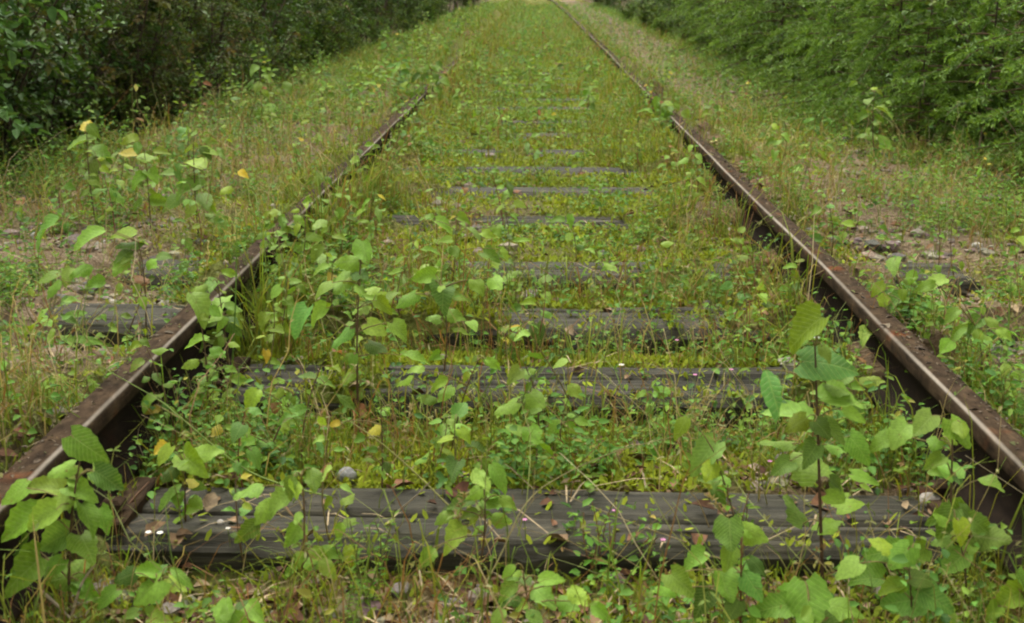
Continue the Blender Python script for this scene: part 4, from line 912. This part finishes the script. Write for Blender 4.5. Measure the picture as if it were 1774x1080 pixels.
def fallen(px,py,label,szpx,c,kind='ovate'):
    b=gp(px,py); z=float(ground_z(b.x,b.y)); 
    if dtie(np.array([b.y]))[0]<0: z=max(z,.004)
    o=link('fallen_leaf',R.choice(LEAF[kind]),None,label,'leaf','single fallen leaves'); L=szpx*.68/pxm(b.y)
    o.rotation_euler=(R.uniform(.0,.5),R.uniform(-.35,.35),R.uniform(0,6.28)); o.scale=(L,L,L); o.location=(b.x,b.y,z+L*.22); o.color=(*c,1)
YL=(.50,.36,.05); BR=(.20,.10,.05); RD=(.26,.07,.03)
for px,py,lab,s_,c in [(1085,1030,'yellow and brown fallen leaf at the bottom, right of centre',70,YL),(575,805,'red brown fallen leaf behind the first tie',60,RD),(840,990,'curled brown leaf in front of the first tie, centre',60,BR),
   (210,1075,'large brown leaf at the bottom edge, lower left',65,(.28,.17,.08)),(8,600,'yellow leaf at the left edge of the picture',26,YL),(1185,700,'brown leaf in front of the second tie, right of centre',40,BR),(437,940,'tan leaf under the front edge of the first tie',50,(.3,.21,.12)),
   (700,835,'yellow leaf lying on the back edge of the first tie',34,YL),(1170,1030,'rust brown leaf at the bottom right of centre',60,RD),(760,1010,'dark brown leaf below the centre of the first tie',55,BR),(1235,300,'pale yellow leaf hanging at the right rail',26,(.5,.45,.18)),(230,780,'brown leaf beside the left rail',45,RD)]:
    fallen(px,py,lab,s_,c)

# ------------------------------------------------------------------ bushes, spruces and trees along both sides
def bush_meshes(seed, H, Rr, leafL, ntw, lpt, z0, pal, nst=8, wr=.6, barkc=(.07,.055,.04), thick=.012):
    r=np.random.default_rng(seed); g=Geo(); stems=[]
    for s_ in range(nst):
        a=r.uniform(0,6.28); b=np.array([np.cos(a),np.sin(a),0])*r.uniform(.02,.18)*Rr
        tip=np.array([np.cos(a),np.sin(a),0])*Rr*r.uniform(.25,.95)+np.array([0,0,H*r.uniform(.65,1)])
        t=np.linspace(0,1,9)[:,None]; P=b+(tip-b)*t; P[:,:2]*=(.55+.45*t); P+=np.cumsum(r.normal(0,.018*H/2,(9,3))*np.array([1,1,.2]),0)*(t>0)
        P[0,2]=-.25; g.tube(P,np.linspace(thick,.003,9)*r.uniform(.6,1.25),6,np.array(barkc)*r.uniform(.6,1.5)); stems.append(P)
    # twigs
    si=r.integers(0,nst,ntw); tt=r.beta(1.3,1.1,ntw); tt=z0+(1-z0)*tt; f=tt*8; j=np.clip(f.astype(int),0,7); SP=np.array(stems)
    q=SP[si,j]+(SP[si,j+1]-SP[si,j])*(f-j)[:,None]
    az=r.uniform(0,6.28,ntw); el=r.normal(.15,.35,ntw); d=np.stack([np.cos(az)*np.cos(el),np.sin(az)*np.cos(el),np.sin(el)],1)
    ln=r.uniform(.18,.55,ntw)*Rr*.85*(1.15-.5*tt); drop=r.uniform(.05,.35,ntw)*ln
    for k in range(ntw):
        u=np.linspace(0,1,4)[:,None]; P=q[k]+d[k]*ln[k]*u; P[:,2]-=drop[k]*u[:,0]**2
        g.tube(P,[.0035,.0026,.0018,.001],3,np.array(barkc)*1.2)
    u=r.uniform(.15,1.02,(ntw,lpt)); 
    P=q[:,None]+d[:,None]*ln[:,None,None]*u[...,None]; P[...,2]-=drop[:,None]*u**2
    P=P.reshape(-1,3)+r.normal(0,.012,(ntw*lpt,3)); n=len(P)
    D=np.repeat(d,lpt,0)+r.normal(0,.75,(n,3)); D[:,2]-=.25; N=r.normal(0,.45,(n,3))+np.array([0,0,1.])
    pal=np.array(pal); ci=r.integers(0,len(pal),ntw); col=np.repeat(pal[ci],lpt,0)*r.uniform(.7,1.3,(n,1))
    fg=Geo(); leaves_geo(fg,P,D,N,leafL*r.uniform(.6,1.2,n),wr,col,.2)
    return g.mesh('stems',M_bark), fg.mesh('foliage',M_bush)
DK=[(.052,.12,.020),(.065,.14,.022),(.085,.155,.022),(.11,.125,.028),(.045,.10,.02)]
BRN=[(.09,.15,.028),(.12,.15,.03),(.14,.115,.04),(.07,.125,.026),(.11,.16,.026)]
LT=[(.095,.185,.022),(.12,.21,.022),(.07,.15,.02),(.135,.20,.022),(.045,.10,.017)]
MID=[(.06,.13,.018),(.08,.155,.018),(.045,.10,.016),(.10,.15,.02)]
bA=bush_meshes(1,2.6,1.15,.055,420,13,.20,DK)                   # dark broad bush, bare at the foot
bB=bush_meshes(2,2.2,1.0,.030,460,18,.12,BRN,10)                # fine leaved, brownish
bC=bush_meshes(3,1.5,.95,.030,520,17,.03,LT,9)                  # light green, leafy to the ground
bD=bush_meshes(4,2.0,1.0,.045,420,14,.06,MID,9)
bE=bush_meshes(5,2.8,1.3,.095,300,9,.16,[(.09,.20,.05),(.11,.22,.06),(.07,.16,.045)],6)   # large leaves
bF=bush_meshes(6,.75,.55,.035,260,12,.0,LT,8,thick=.006)        # knee-high scrub
bH=bush_meshes(8,.95,.75,.032,380,15,.0,BRN+DK,9,thick=.006)     # low brownish thicket
bG=bush_meshes(7,1.9,1.15,.05,520,14,.0,DK,10)                    # dark, leafy to the ground
crownT=bush_meshes(9,8.5,2.6,.16,620,16,.22,DK,5,thick=.10,barkc=(.03,.025,.02))      # tall tree
def spruce_meshes(seed,H):
    r=np.random.default_rng(seed); g=Geo(); fg=Geo(); g.tube([(0,0,-.25),(.02,0,H*.5),(0,0,H)],[.016*H/2,.010*H/2,.003],7,(.05,.038,.028))
    P=[];D=[];N=[];L=[];Cc=[]
    nb=int(34*H)
    for b in range(nb):
        t=(b+.5)/nb; z=.04+t*H*.96; a=b*2.4+r.normal(0,.3); l=(1-t)**.8*.62*H**.6*r.uniform(.75,1.15)+.04
        out=np.array([np.cos(a),np.sin(a),0]); sag=r.uniform(.12,.35)
        u=np.linspace(0,1,6); bp=np.array([0,0,z])+out*(l*u)[:,None]; bp[:,2]+=.12*l*u-sag*l*u**2*1.3; bp[:,2]=np.maximum(bp[:,2],.03)
        g.tube(bp,np.linspace(.006,.0015,6),3,(.11,.075,.045))
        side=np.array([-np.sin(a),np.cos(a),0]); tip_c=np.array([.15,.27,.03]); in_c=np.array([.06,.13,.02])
        for k in range(int(8+l*26)):
            uu=r.uniform(.18,1); s=r.choice([-1,1]); q=np.array([np.interp(uu,u,bp[:,i]) for i in range(3)]); tl=(1-uu*.75)*l*.36*r.uniform(.6,1.1)+.02
            td=out*.6+side*s*.8+np.array([0,0,r.normal(-.15,.15)]); td/=np.linalg.norm(td); m=int(7+tl*120)
            w=np.linspace(.03,1,m); pts=q+td*(tl*w)[:,None]; pts[:,2]-=.25*tl*w**2
            az=r.normal(0,1,(m,3)); nd=td+az*.75; P.append(pts);D.append(nd);N.append(r.normal(0,.5,(m,3))+[0,0,1]);L.append(r.uniform(.020,.034,m))
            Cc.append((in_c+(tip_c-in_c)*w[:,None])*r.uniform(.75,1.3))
    P=np.concatenate(P);D=np.concatenate(D);N=np.concatenate(N);L=np.concatenate(L);Cc=np.concatenate(Cc)
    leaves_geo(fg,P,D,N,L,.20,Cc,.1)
    return g.mesh('trunk',M_bark), fg.mesh('needles',M_bush)
sA=spruce_meshes(21,1.5); sB=spruce_meshes(22,.9); sC=spruce_meshes(23,1.9)
def plant(kind, x, y, s, label, cat, group, parts=('stems','foliage'), sz=None):
    z=float(ground_z(x,y)); o=empty(kind[0],(x,y,z-.02),label,cat,group,R.uniform(0,6.28)); o.scale=(s,s,sz or s)
    for nm,me in zip(parts,kind[1]): link(nm,me,o,kind='stuff' if nm in('foliage','needles','crown') else None)
    return o
# left edge of the forest, counted away from the camera
left=[('bE',-2.55,4.75,.66,'broad leaved bush with large pale leaves at the upper left corner'),
 ('bG',-3.25,5.2,1.0,'dark leafy bush behind the large leaved one at the left'),
 ('bG',-2.95,6.0,.85,'dark leafy bush filling the hollow past the large leaved one'),
 ('bG',-3.05,7.0,.95,'dense dark bush in the hollow above the yellow topped seedling'),
 ('bB',-2.62,7.5,.85,'brownish fine leaved bush beside the dark hollow on the left'),
 ('bB',-2.55,8.9,.95,'brownish bush, second of the fine leaved ones on the left'),
 ('bD',-2.55,10.3,.85,'green bush where the left edge starts to narrow'),
 ('bA',-2.75,11.9,1.0,'dark bush, next past the green one on the left'),
 ('bD',-2.55,13.6,.9,'green bush with bright rim, left side halfway up the picture edge'),
 ('bA',-2.7,15.6,1.0,'dark bush above the left rail where it vanishes'),
 ('bD',-2.6,18,1.0,'distant green bush, left side, first of the far ones'),
 ('bA',-2.7,21,1.1,'distant dark bush, left side, second of the far ones'),
 ('bC',-2.6,24.5,1.2,'distant light bush, left side, third of the far ones'),
 ('bD',-2.7,29,1.3,'distant bush, left side, fourth of the far ones'),
 ('bA',-2.8,35,1.4,'distant dark bush, left side, fifth of the far ones'),
 ('bD',-2.9,43,1.6,'distant bush, left side, sixth of the far ones'),
 ('bC',-3.0,53,1.8,'distant light bush, left side, last of the far ones')]
NM={'bA':('dark_bush',bA),'bB':('brown_bush',bB),'bC':('light_bush',bC),'bD':('green_bush',bD),'bE':('large_leaved_bush',bE),'bF':('scrub_bush',bF),'bG':('dense_dark_bush',bG),'bH':('low_thicket',bH)}
for k,x,y,s,lab in left: plant(NM[k],x,y,s,lab,'bush','bushes along the left edge')
right=[('bD',2.95,4.6,.9,'leafy bush at the right picture edge, nearest the camera'),
 ('bD',2.75,6.0,.9,'green bush behind the slender pale seedling on the right'),
 ('bC',2.55,7.6,.95,'light green bush above the low spruce branches on the right'),
 ('bD',2.65,9.3,1.0,'green bush, next past the light one on the right'),
 ('bC',2.6,11.2,1.0,'light bush by the bare gravel strip on the right'),
 ('bA',2.75,13.2,1.0,'dark bush where the right edge closes in'),
 ('bC',2.7,15.6,1.1,'light bush, first of the far ones on the right'),
 ('bD',2.75,18.5,1.1,'green bush, second of the far ones on the right'),
 ('bC',2.7,22,1.2,'light bush, third of the far ones on the right'),
 ('bA',2.8,26.5,1.3,'dark bush, fourth of the far ones on the right'),
 ('bC',2.7,32,1.4,'light bush, fifth of the far ones on the right'),
 ('bD',2.7,40,1.6,'green bush, sixth of the far ones on the right'),
 ('bC',2.6,50,1.8,'light bush, last of the far ones on the right')]
for k,x,y,s,lab in right: plant(NM[k],x,y,s,lab,'bush','bushes along the right edge',sz=s*.8)
scr=[(2.3,4.7),(2.3,6.3),(1.95,9.1),(2.0,10.9),(2.1,12.3),(2.0,14),(2.05,16),(2.0,18.6),(2.05,22),(2.0,26),(-2.35,9.2),(-2.3,10.8),(-2.25,12.4),(-2.3,14.4),(-2.25,16.8),(-2.2,20),(-2.2,24)]
nl=nr=0
for x,y in scr:
    if x>0: lab=f'knee high scrub at the right verge, {ORD[nr]} from the camera'; nr+=1
    else: lab=f'knee high scrub at the left verge, {ORD[nl]} from the camera'; nl+=1
    plant(NM['bF'],x,y,R.uniform(.6,.95),lab,'scrub','knee high scrub along the verges')
for i,(x,y,sc_) in enumerate([(-2.85,7.3,1.0),(-2.6,8.1,.9),(-2.75,9.0,1.1),(-2.5,9.9,.9),(-2.6,11.0,1.0),(-2.5,12.6,1.0),(-3.3,7.0,1.2),(-3.2,8.4,1.3)]):
    plant(NM['bH'],x,y,sc_,f'low brownish thicket under the left bushes, {ORD[i]} of eight','bush','low thickets under the left bushes')
for i,(x,y,s,m) in enumerate([(2.55,6.2,1.1,sC),(2.3,7.7,1.0,sC),(2.35,9.0,1.1,sC),(2.3,10.9,1.15,sC),(2.7,4.9,1.1,sC),(2.25,13.5,1.2,sC),(2.2,4.75,.95,sB),(2.45,4.3,1.0,sB),(1.95,5.9,.8,sB),(2.0,6.6,.8,sA),(2.15,6.9,1.1,sA),(2.15,5.6,1.0,sB),(2.0,8.2,1.1,sB),(2.5,5.2,1.1,sA),(2.05,9.9,1.2,sA),(2.1,12.0,1.1,sB),(2.6,7.9,1.3,sA),(1.85,7.4,.8,sB)]):
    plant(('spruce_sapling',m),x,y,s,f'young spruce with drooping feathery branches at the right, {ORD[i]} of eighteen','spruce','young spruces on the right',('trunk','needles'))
k=0
for side in (-1,1):
    for i in range(13):
        y=3.0+i*4.3+R.uniform(-1,1); x=side*((5.6 if side<0 else 7.4)+R.uniform(-.6,1.4))
        plant(('forest_tree',crownT),x,y,R.uniform(.85,1.25),f'tall forest tree behind the {"left" if side<0 else "right"} bushes, {ORD[i]} from the camera','tree','forest trees behind the bushes',('trunk','crown'))
for i,x in enumerate((-7,-4.5,-2,.5,3,5.5)):
    plant(NM['bG' if i%2 else 'bD'],x,98+R.uniform(-2,2),2.2,f'distant bush closing off the end of the track, {ORD[i]} from left','bush','bushes at the end of the track')
# second row of bushes that fills the forest
for side in (-1,1):
    for i in range(14):
        y=3.2+i*2.1+i*i*.09; x=side*((3.75 if side<0 else 4.9)+R.uniform(-.25,.4)); kd='bG'
        plant(NM[kd],x,y,R.uniform(1.0,1.3),f'shaded bush deeper in the {"left" if side<0 else "right"} wood, {ORD[i]} from the camera','bush','bushes deeper in the wood')
